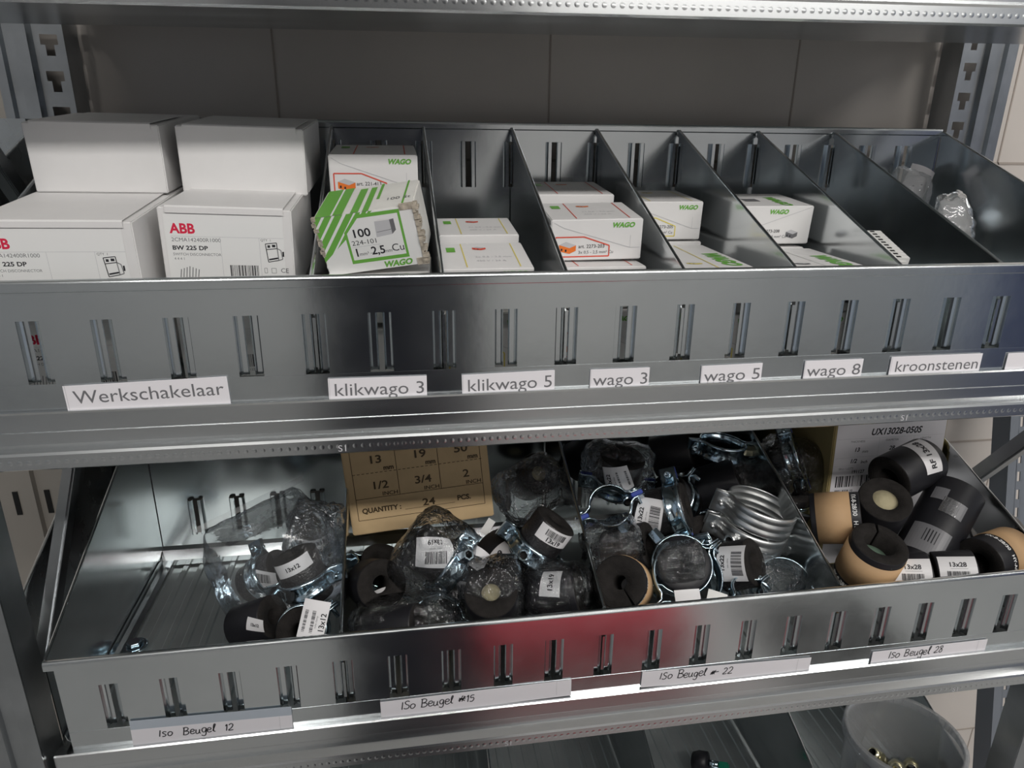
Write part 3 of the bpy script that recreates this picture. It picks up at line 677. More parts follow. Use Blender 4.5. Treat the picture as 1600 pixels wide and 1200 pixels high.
carton('connector_carton', 'lowest white carton in the compartment with the 2273-205 carton, at the front', V((.596, .02, .363)), .08, .052, .10, 0, 0, 0, front=wago_front('2273-205', YELLOW, YELLOW, '5x 2,5 mm² Cu'), group=GW)
carton('connector_carton', 'lowest white carton at the back, under the 2273-205 carton', V((.596, .172, .403)), .08, .092, .08, 0, 0, 0, group=GW)
carton('connector_carton', 'white carton with black connector drawing, 2273-208, next to the wide divider gap', cc((1165, 322), (1273, 322), .14)+V((-.004, 0, 0)), .084, .0390, .075, 0, 5, 0, front=wago_front('2273-208', GINK, GINK, '8x 0,5 - 2,5 mm² Cu', True), top=lambda w, d: [('t', 'WAGO', .62*w, .7*d, .015, GREEN, {'bold': .06, 'shear': .2, 'rot': -pi/2}), ('r', .25*w, .35*d, .45*w, .55*d, GINK)], group=GW)
carton('connector_carton', 'flat white carton with big green logo, lying in front of the 2273-208 carton', V((.692, .015, .4005)), .074, .037, .12, -4, 0, 0, top=flat_top(WHITEI, GINK), front=wago_front('2273-208', GINK, GINK, '8x 2,5 mm²', True), group=GW)
carton('connector_carton', 'lowest white carton in the compartment with the 2273-208 carton, at the front', V((.696, .02, .362)), .08, .052, .11, 0, 0, 0, front=wago_front('2273-208', GINK, GINK, '8x 2,5 mm²', True), group=GW)
carton('connector_carton', 'lowest white carton at the back, under the 2273-208 carton', V((.696, .14, .4005)), .08, .090, .075, 0, 0, 0, group=GW)

# loose terminal strip and the clear bags in the last compartments
def strip_block():
    a, b = at(1362, 366, .085), at(1408, 410, .022); d = (b-a); L = d.length; X = d.normalized(); Z = V((0, 0, 1))-X*X.z; Z.normalize(); Y = Z.cross(X)
    o_ = MB(); n = 10; p = L/n
    for i in range(n):
        x = i*p; o_.box((x+.0006, -.007, -.011), (x+p-.0006, .007, .004)); o_.box((x, -.004, -.009), (x+p, .004, .001))
        o_.box((x+p*.3, -.0074, -.006), (x+p*.72, -.0068, .000), 1); o_.box((x+p*.3, -.004, .0038), (x+p*.7, .000, .0043), 1)
    o = o_.build('terminal_strip', [WPLAST, HOLE]); o.matrix_world = frame(a, X, Y, Z)
    tag(o, 'loose white terminal strip lying against the divider above the label kroonstenen', 'terminal strip')
strip_block()

def bag(name, label, c, w, h, d, rot=0, seed=1, m=FILM, amp=.12, tail=.0, group=None, cat='plastic bag', tilt=0, top=None):
    """a crumpled film bag; w, h, d along the viewer's right, up and depth"""
    R_ = ROT @ Matrix.Rotation(rot, 3, 'Z') @ Matrix.Rotation(tilt, 3, 'X'); M = R_.to_4x4(); M.translation = c
    off = V((seed*7.3, seed*3.1, seed*1.7)); mb = MB(); rows = []
    n, k = 26, 40
    for i in range(n+1):
        t = -1+2*i/n; e = (1-abs(t)**2.6)**.5 if abs(t) < 1 else 0
        row = []
        flat = max(0., (t-.55)/.45) if tail else 0
        for j in range(k):
            a = 2*pi*j/k; ca, sa = cos(a), sin(a)
            p = .62
            ux = math.copysign(abs(ca)**p, ca)*(.55+.45*e if not tail else .78+.22*e); uz = math.copysign(abs(sa)**p, sa)*e*(1-.85*flat)
            q = V((ux*w/2, t*h/2*(1+tail*flat), uz*d/2))
            s = V((q.x/w, q.y/h, q.z/d))*3.2+off
            r = (1-abs(noise.noise(s))*2)*.6+noise.noise(s*2.3)*.5+(1-2*abs(noise.noise(s*4.1)))*.22
            q = q*(1+amp*(r-.35)); row.append(q)
        rows.append(row)
    mb.grid(rows, smooth=True, cvv=True)
    o = mb.build(name, m); o.matrix_world = M
    tag(o, label, cat, group)
    if tail:
        mb = MB(); P = []
        for i in range(25):
            x = -w/2*1.0+w*1.0*i/24; P.append((V((x, h/2*(1+tail)+.002*noise.noise(V((x*30, seed, 0))), 0)), V((x, h/2*(1+tail)+.006, .001))))
        mb.grid([[a for a, b in P], [b for a, b in P]]); mb.build('zip_seal', FILMH, o)
    return o
def tagpaper(name, label, c, w, h, axis_n, rot, m=PAPER, prims=None, curl=.0, cat='label', group=None, parent=None):
    M = face_frame(c, axis_n); Z = axis_n.normalized(); X = cv(1, 0, 0); X = (X-Z*X.dot(Z)).normalized(); Y = Z.cross(X)
    M = frame(c, X, Y, Z) @ Matrix.Rotation(rot, 4, 'Z')
    f = lambda x, y, o: V((x, y, o-curl*((x/w*2)**2)*w+.3*curl*sin(y/h*4)*h))
    mb = MB(); n = 8
    rows = [[f(-w/2+w*i/n, -h/2+h*j/n, 0) for j in range(n+1)] for i in range(n+1)]
    mb.grid(rows); rows2 = [[p-V((0, 0, .0003)) for p in r] for r in rows]; mb.grid(rows2)
    o = mb.build(name, m); o.matrix_world = M; tag(o, label, cat, group)
    if prims: art('lettering', prims, f, o, .0002)
    return o
c = at(1416, 278, .285)
bag('plastic_bag', 'clear bag hanging over a white sheet at the back of the last upper compartment', at(1418, 285, .262)+V((0,0,-.02)), .055, .075, .025, rad(-20), 3, FILMH, .10)
tagpaper('paper_sheet', 'curled white paper sheet inside the clear bag at the back of the last compartment', at(1432, 290, .27), .03, .05, V((-.2, -1, .4)), rad(-25), curl=.15, cat='paper',
         prims=[('l', -.012, .012, .012, .018, .0007, INK), ('l', -.004, -.002, .006, .004, .0009, INK)])
bag('plastic_bag', 'small clear bag corner poking up low in the last upper compartment', at(1492, 345, .15), .035, .06, .02, rad(10), 5, FILMH, .15)
# ------------------------------------------------------------------ pipe clamps, foam and bags
SHIFT = {'dark foam lump at the front left of the zip bag': (-0.0009, 0.0016, -0.001), 'film-wrapped clamp with upside-down 13x19 sticker, in front of the brown quantity carton': (-0.0006, -0.0019, 0.002), 'blue-zinc clamp with hex boss facing forward, right of the 13x19 tube with grey label': (0.0012, -0.0052, 0.0098), 'black foam tube with grey 13x19 label and a cork core facing the lower right': (0.0058, 0.0096, -0.0145), 'bagged black foam tube on end, its cork core facing the viewer, at the front lip': (-0.0, -0.0097, 0.0059), 'bagged black foam tube with small white 13x19 label, right of the cork-cored one': (-0.0003, -0.0017, -0.0009), 'dark foam tube with cork core in the bag right of the brown carton': (-0.0048, 0.0, 0.0), 'clamp half seen end on in crinkled bag, front left of the 13x19 compartment': (0.001, 0.0055, -0.0048), 'dark foam clamp below the brown carton, left side': (0.0006, 0.0155, -0.009), 'dark foam tube below the brown carton beside the first lower divider': (0.0086, -0.0036, 0.0118), 'dark foam tube showing between the 13x19 sticker clamp and the grey-labelled tube': (-0.0059, 0.0006, -0.0034), 'foam clamp with slanted white 13x22 sticker at the upper left of its compartment': (-0.0024, -0.0047, 0.0038), 'foam clamp with upright 13x22 sticker in the middle of its compartment': (0.0038, 0.0011, 0.0053), 'blue-zinc clamp standing up with its screw on top, behind the upright 13x22 sticker': (-0.017, -0.0093, 0.001), 'clamp lying flat with a brass-coloured boss, at the back right of its compartment': (-0.0187, -0.0141, 0.0235), 'glossy dark foam tube in film, behind the grey double clamps': (0.0009, 0.0086, 0.0001), 'clamp end with blue spacer sticking out of the film behind the grey double clamps': (-0.0028, 0.0315, -0.0299), 'foam ring cut open in a spiral, brown paper on its right side': (0.0045, -0.0009, 0.0001), 'dark foam tube behind the brass-coloured boss': (-0.0167, -0.0153, -0.0072), 'dark foam tube under the upright 13x22 sticker': (-0.0105, 0.0014, -0.0079), 'dark foam tube left of the grey double clamps': (-0.0082, 0.0073, -0.019), 'film-wrapped foam clamp at the back left of the last lower compartment, upper of two': (-0.0171, 0.0033, 0.0076), 'blue-zinc clamp under the film-wrapped one beside the carton with the white sheet': (-0.0172, -0.0025, -0.0082), 'black foam tube with white sticker RF 13x28, lying in front of the white size sheet': (0.0016, 0.0125, 0.0088), 'black foam tube with its pale cork core facing the viewer': (-0.0071, -0.0073, -0.0004), 'foam tube wrapped in brown paper, left one, its dark end facing right': (-0.0033, 0.0051, 0.0024), 'foam tube in tan paper with black end, cut off by the right picture edge': (-0.0236, 0.0, 0.0)}
ITEMS = []
def settle(label, c): return c+V(SHIFT.get(label, (0, 0, 0)))
def foam_tube(label, c, axis, r, ri, L, name='foam_tube', core=None, kraft=None, sticker=None, slit=None, end=FOAME, outer=SKIN, group=None, spin=0, tapes=(), cat='foam insulation', depth=.004):
    c = settle(label, c); ITEMS.append((label, tuple(c), tuple(axis), 'tube', r, L, 0, 0)); M = face_frame(c, axis, spin); r_ = empty(name, label, cat, M, group)
    a0, a1 = (0, 2*pi) if slit is None else (slit+.09, slit+2*pi-.02)
    mb = MB(); h = L/2; b = .0016
    prof = [(ri, -h), (ri, h), (r-b, h), (r-b*.3, h-b*.3), (r, h-b), (r, -h+b), (r-b*.3, -h+b*.3), (r-b, -h), (ri, -h)]
    mb.lathe(prof, 40, 0, a0=a0, a1=a1, mis=[1, 1, 1, 0, 0, 0, 1, 1])
    if slit is not None:
        for a in (a0, a1):
            mb.add([(q*cos(a), q*sin(a), z) for q, z in ((ri, -h), (r-.0003, -h), (r-.0003, h), (ri, h))], [(0, 1, 2, 3)], 1)
    mb.build('foam_body', [outer, end], r_)
    if core:
        mb = MB(); mb.lathe([(0, h-depth), (ri+.0002, h-depth), (ri+.0002, -h), (0, -h)], 28); mb.build('core', core, r_)
    if kraft:
        z0, z1 = kraft; mb = MB(); mb.lathe([(r+.0004, z0), (r+.0008, z0), (r+.0008, z1), (r+.0004, z1)], 48); mb.build('paper_wrap', KRAFTP, r_)
        art('lettering', [('t', 'FX-8-28/30   HY-AC', -.030, -.004, .0062, WHITEI, {'bold': .02})], cyl_map(r+.0002, z0-.0035 if z0 > -h+.006 else z1+.006, 0, 0), r_, .0005)
    if sticker: add_sticker(r_, r, **sticker)
    for (phi, z, w, hh, m) in tapes:
        art('tape', [('r', -w/2, -hh/2, w/2, hh/2, m)], cyl_map(r, z, phi), r_, .0006)
    return r_
def add_sticker(par, r, phi=0, z=0, w=.034, h=.024, text='13x19', ang=0, layout='bar_top', ts=.0068):
    ax = ROT.transposed() @ (par.matrix_world.to_3x3() @ V((0, 0, 1)))
    rot = rad(ang)-math.atan2(ax.y, ax.x)+pi/2
    sk = art('sticker', [('r', -w/2, -h/2, w/2, h/2, STICK)], cyl_map(r, z, phi, rot), par, .0005); P = []
    if layout == 'bar_top':
        P += [('b', -w*.28, -.001, w*.28, h*.36, INK), ('t', 'tube insulation', 0, -h*.14, .0022, GINK, {'al': 'c'}), ('t', text, 0, -h*.40, ts, INK, {'al': 'c', 'bold': .03})]
    elif layout == 'text': P += [('t', text, 0, -ts*.35, ts, INK, {'al': 'c', 'bold': .03})]
    elif layout == 'bar_bottom':
        P += [('t', text, 0, h*.14, ts, INK, {'al': 'c', 'bold': .02}), ('l', -w*.2, h*.08, w*.25, h*.08, .0003, GINK), ('b', -w*.30, -h*.42, w*.30, 0, INK)]
    elif layout == 'side':
        P += [('b', w*.02, -h*.32, w*.40, h*.32, INK, 1), ('t', text, -w*.22, 0, ts, INK, {'al': 'c', 'bold': .03, 'rot': pi/2}), ('t', 'tube clamp', -w*.07, 0, .0022, GINK, {'al': 'c', 'rot': pi/2})]
    if P: art('lettering', P, cyl_map(r, z, phi, rot), sk, .0006, .00022)

def clamp(label, c, axis, r=.0262, w=.018, lug=0, boss=None, foam=None, m=ZINC, group=None, gap=.002, lug_img=None, boss_img=None, zoff=0, sticker=None, name='pipe_clamp', blue=False, open_=0, halves=(0, 1), screw=True, cat='pipe clamp', ribs=1, lugL=.017, bossm=None, green=False, bossL=.014, end=FOAME):
    """two strap halves with lugs, screws and a threaded boss round an optional black foam sleeve"""
    c = settle(label, c); ITEMS.append((label, tuple(c), tuple(axis), 'clamp', r, foam[1] if foam else 0, w, zoff))
    if blue or green: gap = .0042
    M = face_frame(c, axis); Rr = empty(name, label, cat, M, group)
    cx_, cy_ = ROT.transposed() @ M.to_3x3() @ V((1, 0, 0)), ROT.transposed() @ M.to_3x3() @ V((0, 1, 0))
    def img(a): return math.atan2(cy_.x*cos(rad(a))+cy_.y*sin(rad(a)), cx_.x*cos(rad(a))+cx_.y*sin(rad(a)))
    if lug_img is not None: lug = img(lug_img)
    if boss_img is not None: boss = img(boss_img)
    L_ = Matrix.Rotation(lug, 4, 'Z') @ Matrix.Translation((0, 0, zoff))
    t = .0016
    zs = []
    if ribs == 1: zs = [(-w/2, .0), (-w/2+.0015, .0012), (-w/2+.0035, .0012), (-w/2+.005, 0), (w/2-.005, 0), (w/2-.0035, .0012), (w/2-.0015, .0012), (w/2, 0)]
    else:
        for k in range(3):
            q = -w/2+w*k/3; zs += [(q+.0003, 0), (q+w*.08, .0014), (q+w*.25, .0014), (q+w/3-.0003, 0)]
    for s in halves:
        sg = 1 if s == 0 else -1
        g = gap+open_*(1 if s == 0 else 1)
        path = [((r+lugL), g, 0), (r+.0045, g, 0)]
        a0 = math.asin(min(.9, (g+.002)/r))+.06; n = 26
        for i in range(n+1):
            a = a0+(pi-2*a0)*i/n; path.append((r*cos(a), r*sin(a), 1))
        path += [(-(r+.0045), g, 0), (-(r+lugL), g, 0)]
        nr = []
        P = [V((p[0], p[1])) for p in path]
        for i in range(len(P)):
            d = (P[min(i+1, len(P)-1)]-P[max(i-1, 0)]).normalized(); nr.append(V((d.y, -d.x)))
        mb = MB(); rows = []
        for i, p in enumerate(P):
            k = path[i][2]
            ring = [(p.x+nr[i].x*(u*k), (p.y+nr[i].y*(u*k))*sg, z) for z, u in zs] + [(p.x+nr[i].x*(u*k-t), (p.y+nr[i].y*(u*k-t))*sg, z) for z, u in zs[::-1]]
            rows.append([V(q) for q in ring])
        mb.grid(rows, smooth=True, cvv=True, M=L_)
        K = len(zs)
        for rw in (rows[0], rows[-1]): mb.add(rw, [(a, a+1, 2*K-2-a, 2*K-1-a) for a in range(K-1)], 0, L_)
        strap = mb.build('strap', m, Rr)
    if screw:
        for s in (-1, 1):
            x = s*(r+lugL*.55); mb = MB(); T = L_ @ Matrix.Translation((x, 0, 0)) @ Matrix.Rotation(-pi/2, 4, 'X')
            top = gap+open_+.002
            mb.lathe([(0, -.011), (.0022, -.011), (.0022, top)], 12, 0, T)
            mb.lathe([(.0042, top-.0004), (.0046, top+.001), (.0038, top+.0026), (.0018, top+.003), (.0016, top+.0016), (0, top+.0016)], 16, 0, T)
            mb.build('screw', m, Rr)
            if blue or green:
                if green and s < 0: continue
                mb = MB(); mb.box((x-.0068, -gap+.0019, -w*.53), (x+.0068, gap-.0019, w*.53), M=L_); mb.build('lug_spacer', GREENP if green else BLUE, strap, bevel=.0008)
    if boss is not None:
        T = Matrix.Translation((0, 0, zoff)) @ Matrix.Rotation(boss, 4, 'Z') @ Matrix.Rotation(pi/2, 4, 'Y')
        mb = MB(); b0 = r+.0005
        mb.lathe([(.0066, b0-.001), (.0072, b0+.0015)], 6, 0, T, smooth=False)
        mb.lathe([(.0072, b0+.0015), (.0068, b0+bossL), (.0060, b0+bossL+.0008), (.0042, b0+bossL+.0008)], 6 if bossL > .01 else 20, 0, T, smooth=False)
        mb.lathe([(.0042, b0+bossL+.0008), (.0040, b0+.002), (0, b0+.002)], 16, 1, T)
        mb.build('threaded_boss', [bossm or m, HOLE], Rr)
    if foam:
        ri, Lf = foam[:2]; fo = r-.0022; h = Lf/2; mb = MB()
        mb.lathe([(ri, -h), (ri, h), (fo-.0015, h), (fo, h-.0015), (fo, -h+.0015), (fo-.0015, -h), (ri, -h)], 36, 0, mis=[1, 1, 1, 0, 1, 1])
        mb.build('foam_sleeve', [FOAMW, end], Rr)
        if len(foam) > 2 and foam[2]:
            mb = MB(); mb.lathe([(0, h-.006), (ri+.0002, h-.006), (ri+.0002, -h), (0, -h)], 24); mb.build('core', foam[2], Rr)
        if sticker: add_sticker(Rr, fo, **sticker)
    return Rr

# ---- compartment 1
FZ = -.018
def hexbolt():
    c = atz(211, 1010, -.0165)
    r = empty('flange_bolt', 'zinc bolt with washer lying on the deck of the empty left compartment', 'bolt', Matrix.Translation(c))
    mb = MB(); mb.lathe([(.0045, 0), (.0125, 0), (.0130, .0006), (.0130, .0014), (.0120, .0018), (.0045, .0018), (.0045, 0)], 32); mb.build('washer', ZINC, r)
    mb = MB(); mb.lathe([(0, .0019), (.0072, .0019), (.0072, .0058), (.0064, .0066), (0, .0066)], 6, smooth=False, M=Matrix.Rotation(.4, 4, 'Z')); mb.build('bolt_head', ZINC, r)
hexbolt()
G12 = 'clamps for 12 mm pipe'; G19 = 'clamps for 19 mm pipe'; G22 = 'clamps for 22 mm pipe'; G28 = 'tubes for 28 mm pipe'
clamp('blue-zinc clamp round glossy black foam, upright inside the zip bag at the left', at(474, 900, .085), cv(-.32, .93, .18), r=.0245, lug_img=15, foam=(.008, .052), zoff=-.008, sticker=dict(z=.019, phi=-.3, w=.04, h=.014, text='13x12', layout='text', ang=25, ts=.006), group=G12)
clamp('blue-zinc clamp seen end on, with white 13x12 sticker, front right of the left compartment', at(474, 985, .036), cv(.05, .30, 1), r=.0235, lug_img=40, foam=(.008, .04), group=G12)
tagpaper('clamp_sticker', 'white 13x12 barcode sticker across the front clamp of the left compartment', at(490, 968, .012), .024, .034, cv(.1, .25, 1), rad(-10), curl=.06, group='loose stickers', m=STICK,
         prims=[('b', -.009, -.012, .001, .008, INK, 1), ('t', 'tube clamp', .0035, -.002, .0025, GINK, {'rot': pi/2, 'al': 'c'}), ('t', '13x12', .0105, -.002, .0068, INK, {'rot': pi/2, 'al': 'c', 'bold': .02})])
clamp('clamp on its side deep in the zip bag, its white sticker faint behind film', at(415, 900, .15), cv(.8, .45, .3), r=.0235, lug_img=75, foam=(.008, .05), sticker=dict(z=.012, phi=.2, text='13x12'), group=G12)
foam_tube('dark foam lump at the front left of the zip bag', at(402, 972, .055), cv(.85, .35, .35), .021, .008, .045, group=G12, sticker=dict(z=.018, phi=.1, w=.02, h=.012, layout='text', text='13x12', ts=.004))
clamp('half hidden clamp against the divider at the back of the zip bag', at(490, 840, .17), cv(.2, .7, .6), r=.0235, lug=rad(20), foam=(.008, .05), group=G12, sticker=dict(z=.014, phi=.3, text='13x12'))
bag('zip_bag', 'large clear zip bag leaning over the clamps in the left compartment', at(432, 880, .105), .125, .115, .080, rad(26), 11, FILMS, .035, tail=.10)
bag('plastic_bag', 'small crinkled clear bag on top of the zip bag beside the first divider', at(492, 835, .12), .055, .070, .05, rad(-10), 23, FILM, .22)

# ---- compartment 2
def qty_front(w, h):
    K = BROWNINK; x0, x1, x2, x3 = .055*w, .36*w, .65*w, .945*w; b = .017
    return [('l', x0, b, x3, b, .0006, K), ('l', x0, b, x0, h, .0006, K), ('l', x3, b, x3, h, .0006, K), ('l', x0, .042, x3, .042, .0006, K), ('l', x1, .042, x1, h, .0006, K), ('l', x2, .042, x2, h, .0006, K)] + \
        [('l', x0+.005*k, .071, x0+.005*k+.003, .071, .0006, K) for k in range(29)] + \
        [('t', 'QUANTITY :', x0+.005, b+.008, .0082, K, {'bold': .035, 'sx': .95}), ('l', x0+.052, b+.0065, x0+.108, b+.0065, .0004, K), ('t', '24', x0+.072, b+.008, .0115, K, {'bold': .02, 'sx': 1.25}), ('t', 'PCS.', x0+.111, b+.0085, .0082, K, {'bold': .035})] + \
        [('t', a, x+.030, .052, .0125, K, {'al': 'c', 'bold': .015, 'sx': 1.2}) for a, x in (('1/2', x0-.002), ('3/4', x1-.003), ('2', x2-.001))] + \
        [('t', 'INCH', x-.002, .0435, .0062, K, {'al': 'r', 'bold': .01, 'sx': 1.15}) for x in (x1, x2, x3)] + \
        [('t', 'mm', x-.003, .073, .0075, K, {'al': 'r', 'bold': .03}) for x in (x1, x2, x3)] + \
        [('t', a, x+.026, .082, .0125, K, {'al': 'c', 'bold': .02, 'sx': 1.25}) for a, x in (('13', x0), ('19', x1), ('50', x2))] + [('l', x0, .110, x3, .110, .0006, K)]
bl, br = at(552, 838, .160), at(772, 806, .160); hb = .143; wb = (br-bl).length
X = (br-bl).normalized(); Zb = V((-.10, .12, 1)); Zb = (Zb-X*Zb.dot(X)).normalized(); Yb = Zb.cross(X)
mb = MB(); mb.box((-wb/2, 0, 0), (wb/2, .085, hb)); o = mb.build('quantity_carton', KRAFT, bevel=.0012, seg=2); o.matrix_world = frame((bl+br)/2, X, Yb, Zb)
tag(o, 'brown cardboard carton printed QUANTITY 24 PCS with a size table, behind the 13x19 clamps', 'box')
art('front_print', qty_front(wb, hb), front_map(wb, hb), o)
clamp('film-wrapped clamp with upside-down 13x19 sticker, in front of the brown quantity carton', at(683, 872, .085), cv(-.78, .58, .22), r=.0262, w=.02, lug_img=58, foam=(.0095, .055), zoff=-.016, boss_img=-25, sticker=dict(z=.010, phi=.15, w=.040, h=.031, text='13x19', ang=177), group=G19)
clamp('blue-zinc clamp with hex boss facing forward, right of the 13x19 tube with grey label', at(842, 852, .10), cv(.58, .80, .16), r=.0262, w=.02, lug_img=-35, foam=(.0095, .055), zoff=-.014, boss=rad(-8), bossL=.006, sticker=dict(z=.017, phi=.45, w=.040, h=.017, text='13x19', ang=-32), group=G19)
foam_tube('black foam tube with grey 13x19 label and a cork core facing the lower right', at(785, 868, .115), cv(.62, -.42, .66), .026, .0095, .055, core=CORE, sticker=dict(z=.004, phi=.28, w=.050, h=.018, text='13x19', ang=56, layout='text', ts=.0095), group=G19)
foam_tube('bagged black foam tube on end, its cork core facing the viewer, at the front lip', at(766, 938, .055), cv(.0, .62, .78), .0265, .0095, .05, core=CORE, group=G19)
foam_tube('bagged black foam tube with small white 13x19 label, right of the cork-cored one', at(868, 925, .055), cv(.95, .2, .25), .026, .0095, .052, sticker=dict(z=.002, phi=-.45, w=.028, h=.021, text='13x19', ang=92, layout='text', ts=.0075), group=G19)
bag('plastic_bag', 'clear pointed bag round the standing foam tube with the cork core', at(768, 925, .055), .066, .075, .062, rad(4), 31, FILM, .12, tail=.0)
bag('plastic_bag', 'clear bag round the foam tube with the small white 13x19 label', at(868, 925, .055), .072, .066, .062, rad(-8), 37, FILM, .12)
bag('plastic_bag', 'tight clear wrap on the clamp with the upside-down 13x19 sticker', at(675, 868, .085), .072, .092, .070, rad(-35), 41, FILM, .08)
bag('plastic_bag', 'empty clear bag standing up behind the hex-boss clamp', at(830, 765, .19), .085, .07, .05, rad(30), 43, FILM, .14)
foam_tube('dark foam tube with cork core in the bag right of the brown carton', at(838, 745, .235), cv(.3, .3, .9), .026, .0095, .05, core=CORE, group=G19)
clamp('clamp half seen end on in crinkled bag, front left of the 13x19 compartment', at(682, 972, .04), cv(.12, .35, .93), r=.0262, lug_img=0, halves=(0,), screw=False, group=G19, w=.016)
foam_tube('film-wrapped foam tube lying along the front lip, left of the half clamp', at(612, 980, .032), cv(.93, .2, .3), .0200, .0095, .06, group=G19)
bag('plastic_bag', 'shiny crinkled bag along the front lip of the 13x19 compartment', at(635, 972, .042), .105, .058, .058, rad(8), 47, FILM, .14)
clamp('dark foam clamp below the brown carton, left side', at(590, 900, .12), cv(.3, .8, .4), r=.0262, lug=rad(70), foam=(.0095, .05), group=G19)
foam_tube('dark foam tube below the brown carton beside the first lower divider', at(575, 925, .085), cv(.4, .2, .85), .025, .0095, .05, group=G19)
foam_tube('dark foam tube showing between the 13x19 sticker clamp and the grey-labelled tube', at(735, 905, .10), cv(.8, .4, .4), .025, .0095, .05, group=G19, sticker=dict(z=.005, phi=.2, w=.03, h=.02, text='13x19'))
tagpaper('paper_tag', 'small white rounded tag right of the brown carton', at(762, 823, .15), .009, .019, cv(.1, .4, .9), rad(-32), WPLAST, curl=.02)
tagpaper('clamp_sticker', 'crumpled white sticker on the foam right of the upside-down 13x19 one', at(740, 868, .08), .030, .022, cv(.2, .6, .8), rad(-25), STICK, curl=.2, group='loose stickers')
tagpaper('clamp_sticker', 'torn white sticker low at the left front of the 13x19 compartment', at(600, 930, .07), .034, .016, cv(-.1, .6, .8), rad(18), STICK, curl=.12, group='loose stickers')

# ---- compartment 3
clamp('foam clamp with slanted white 13x22 sticker at the upper left of its compartment', at(968, 742, .175), cv(.12, .88, .46), r=.0285, lug_img=0, foam=(.011, .05), zoff=-.012, sticker=dict(z=.008, phi=0, w=.032, h=.034, text='13x22', ang=20, layout='side'), group=G22, blue=True, boss_img=-90, bossL=.008)
clamp('open blue-zinc clamp ring with an empty film bag inside, left of the vertical 13x22 sticker', at(953, 792, .125), cv(-.12, .42, .90), r=.0235, w=.016, lug_img=25, boss_img=-60, group=G22, blue=True)
clamp('foam clamp with upright 13x22 sticker in the middle of its compartment', at(1030, 805, .13), cv(.90, .28, .33), r=.0285, lug_img=72, foam=(.011, .058), zoff=.017, sticker=dict(z=-.012, phi=.12, w=.030, h=.042, text='13x22', ang=-8, layout='side'), group=G22, blue=True)
clamp('blue-zinc clamp standing up with its screw on top, behind the upright 13x22 sticker', at(1070, 775, .185), cv(-.62, .42, .66), r=.0285, lug_img=50, foam=(.011, .045), group=G22)
clamp('clamp lying flat with a brass-coloured boss, at the back right of its compartment', at(1138, 718, .235), cv(.12, .93, .30), r=.0285, lug_img=200, boss_img=0, bossm=YZINC, group=G22, w=.022, bossL=.02)
foam_tube('glossy dark foam tube in film, behind the grey double clamps', at(1120, 762, .185), cv(.88, .35, .3), .026, .011, .06, group=G22)
clamp('clamp end with blue spacer sticking out of the film behind the grey double clamps', at(1165, 776, .17), cv(.25, .35, .9), r=.0235, lug_img=10, w=.016, foam=(.011, .03), group=G22, blue=True)
GC = at(1186, 800, .118)
clamp('upper one of the two matte grey clamps stacked together', GC, cv(.27, .91, .30), r=.0385, w=.027, lug_img=-15, m=ZMATTE, ribs=3, group='matte grey double clamps')
clamp('lower one of the two matte grey clamps, with round boss and green spacer facing forward', GC-cv(.27, .91, .30)*.029, cv(.27, .91, .30), r=.0385, w=.027, lug_img=-10, m=ZMATTE, ribs=3, boss=rad(-20), bossL=.009, group='matte grey double clamps', green=True)
clamp('large open clamp ring round film-covered foam, at the front centre of the 13x22 compartment', at(1064, 884, .062), cv(-.05, .42, .90), r=.0315, w=.018, lug_img=35, foam=(.003, .024), boss_img=125, group=G22, end=SKIN)
clamp('wide bare clamp strap below the large ring at the front centre', at(1072, 900, .050), cv(.08, .50, .86), r=.0365, w=.016, lug_img=45, halves=(0, 1), screw=False, group=G22)
foam_tube('foam ring cut open in a spiral, brown paper on its right side', at(968, 912, .048), cv(-.32, .32, .88), .0268, .0075, .05, slit=rad(-40), kraft=(-.024, .016), group=G22)
clamp('foam clamp with 13x22 sticker under the grey double clamps', at(1143, 884, .074), cv(.72, .30, .62), r=.0285, lug_img=-50, foam=(.011, .055), zoff=-.016, sticker=dict(z=.012, phi=-.1, w=.032, h=.040, text='13x22', ang=14, layout='side'), group=G22)
clamp('bare clamp arching at the front right of the 13x22 compartment', at(1224, 914, .062), cv(.05, .62, .78), r=.0285, w=.020, lug_img=0, halves=(0, 1), group=G22)
clamp('bare clamp, boss standing up, by the front lip left of the arching clamp', at(1166, 926, .034), cv(.1, .75, .6), r=.0165, w=.014, lug_img=45, boss_img=85, group=G22, bossL=.01)
bag('plastic_bag', 'clear bag lying over the foam behind the grey double clamps', at(1170, 752, .20), .105, .055, .05, rad(-12), 53, FILM, .13)
bag('plastic_bag', 'clear bag over the foam at the front right of the 13x22 compartment', at(1208, 908, .066), .062, .050, .045, rad(-15), 59, FILM, .12)
bag('plastic_bag', 'crinkled bag filling the left side of the 13x22 compartment below the open ring', at(955, 850, .09), .065, .055, .05, rad(15), 61, FILM, .18)
bag('plastic_bag', 'clear film over the large open clamp ring at the front centre', at(1062, 885, .06), .054, .054, .036, rad(10), 67, FILM, .10)
bag('plastic_bag', 'clear bag round the foam clamp with the slanted sticker', at(965, 735, .18), .085, .07, .06, rad(-8), 71, FILM, .12)
tagpaper('clamp_sticker', 'plain white sticker under the large clamp ring by the front lip', at(1075, 932, .022), .026, .014, cv(0, .4, .9), rad(4), STICK, curl=.05, group='loose stickers')
tagpaper('clamp_sticker', 'small white sticker just right of the plain one by the front lip', at(1121, 932, .024), .020, .010, cv(0, .4, .9), rad(-18), WPLAST, curl=.03, group='loose stickers')
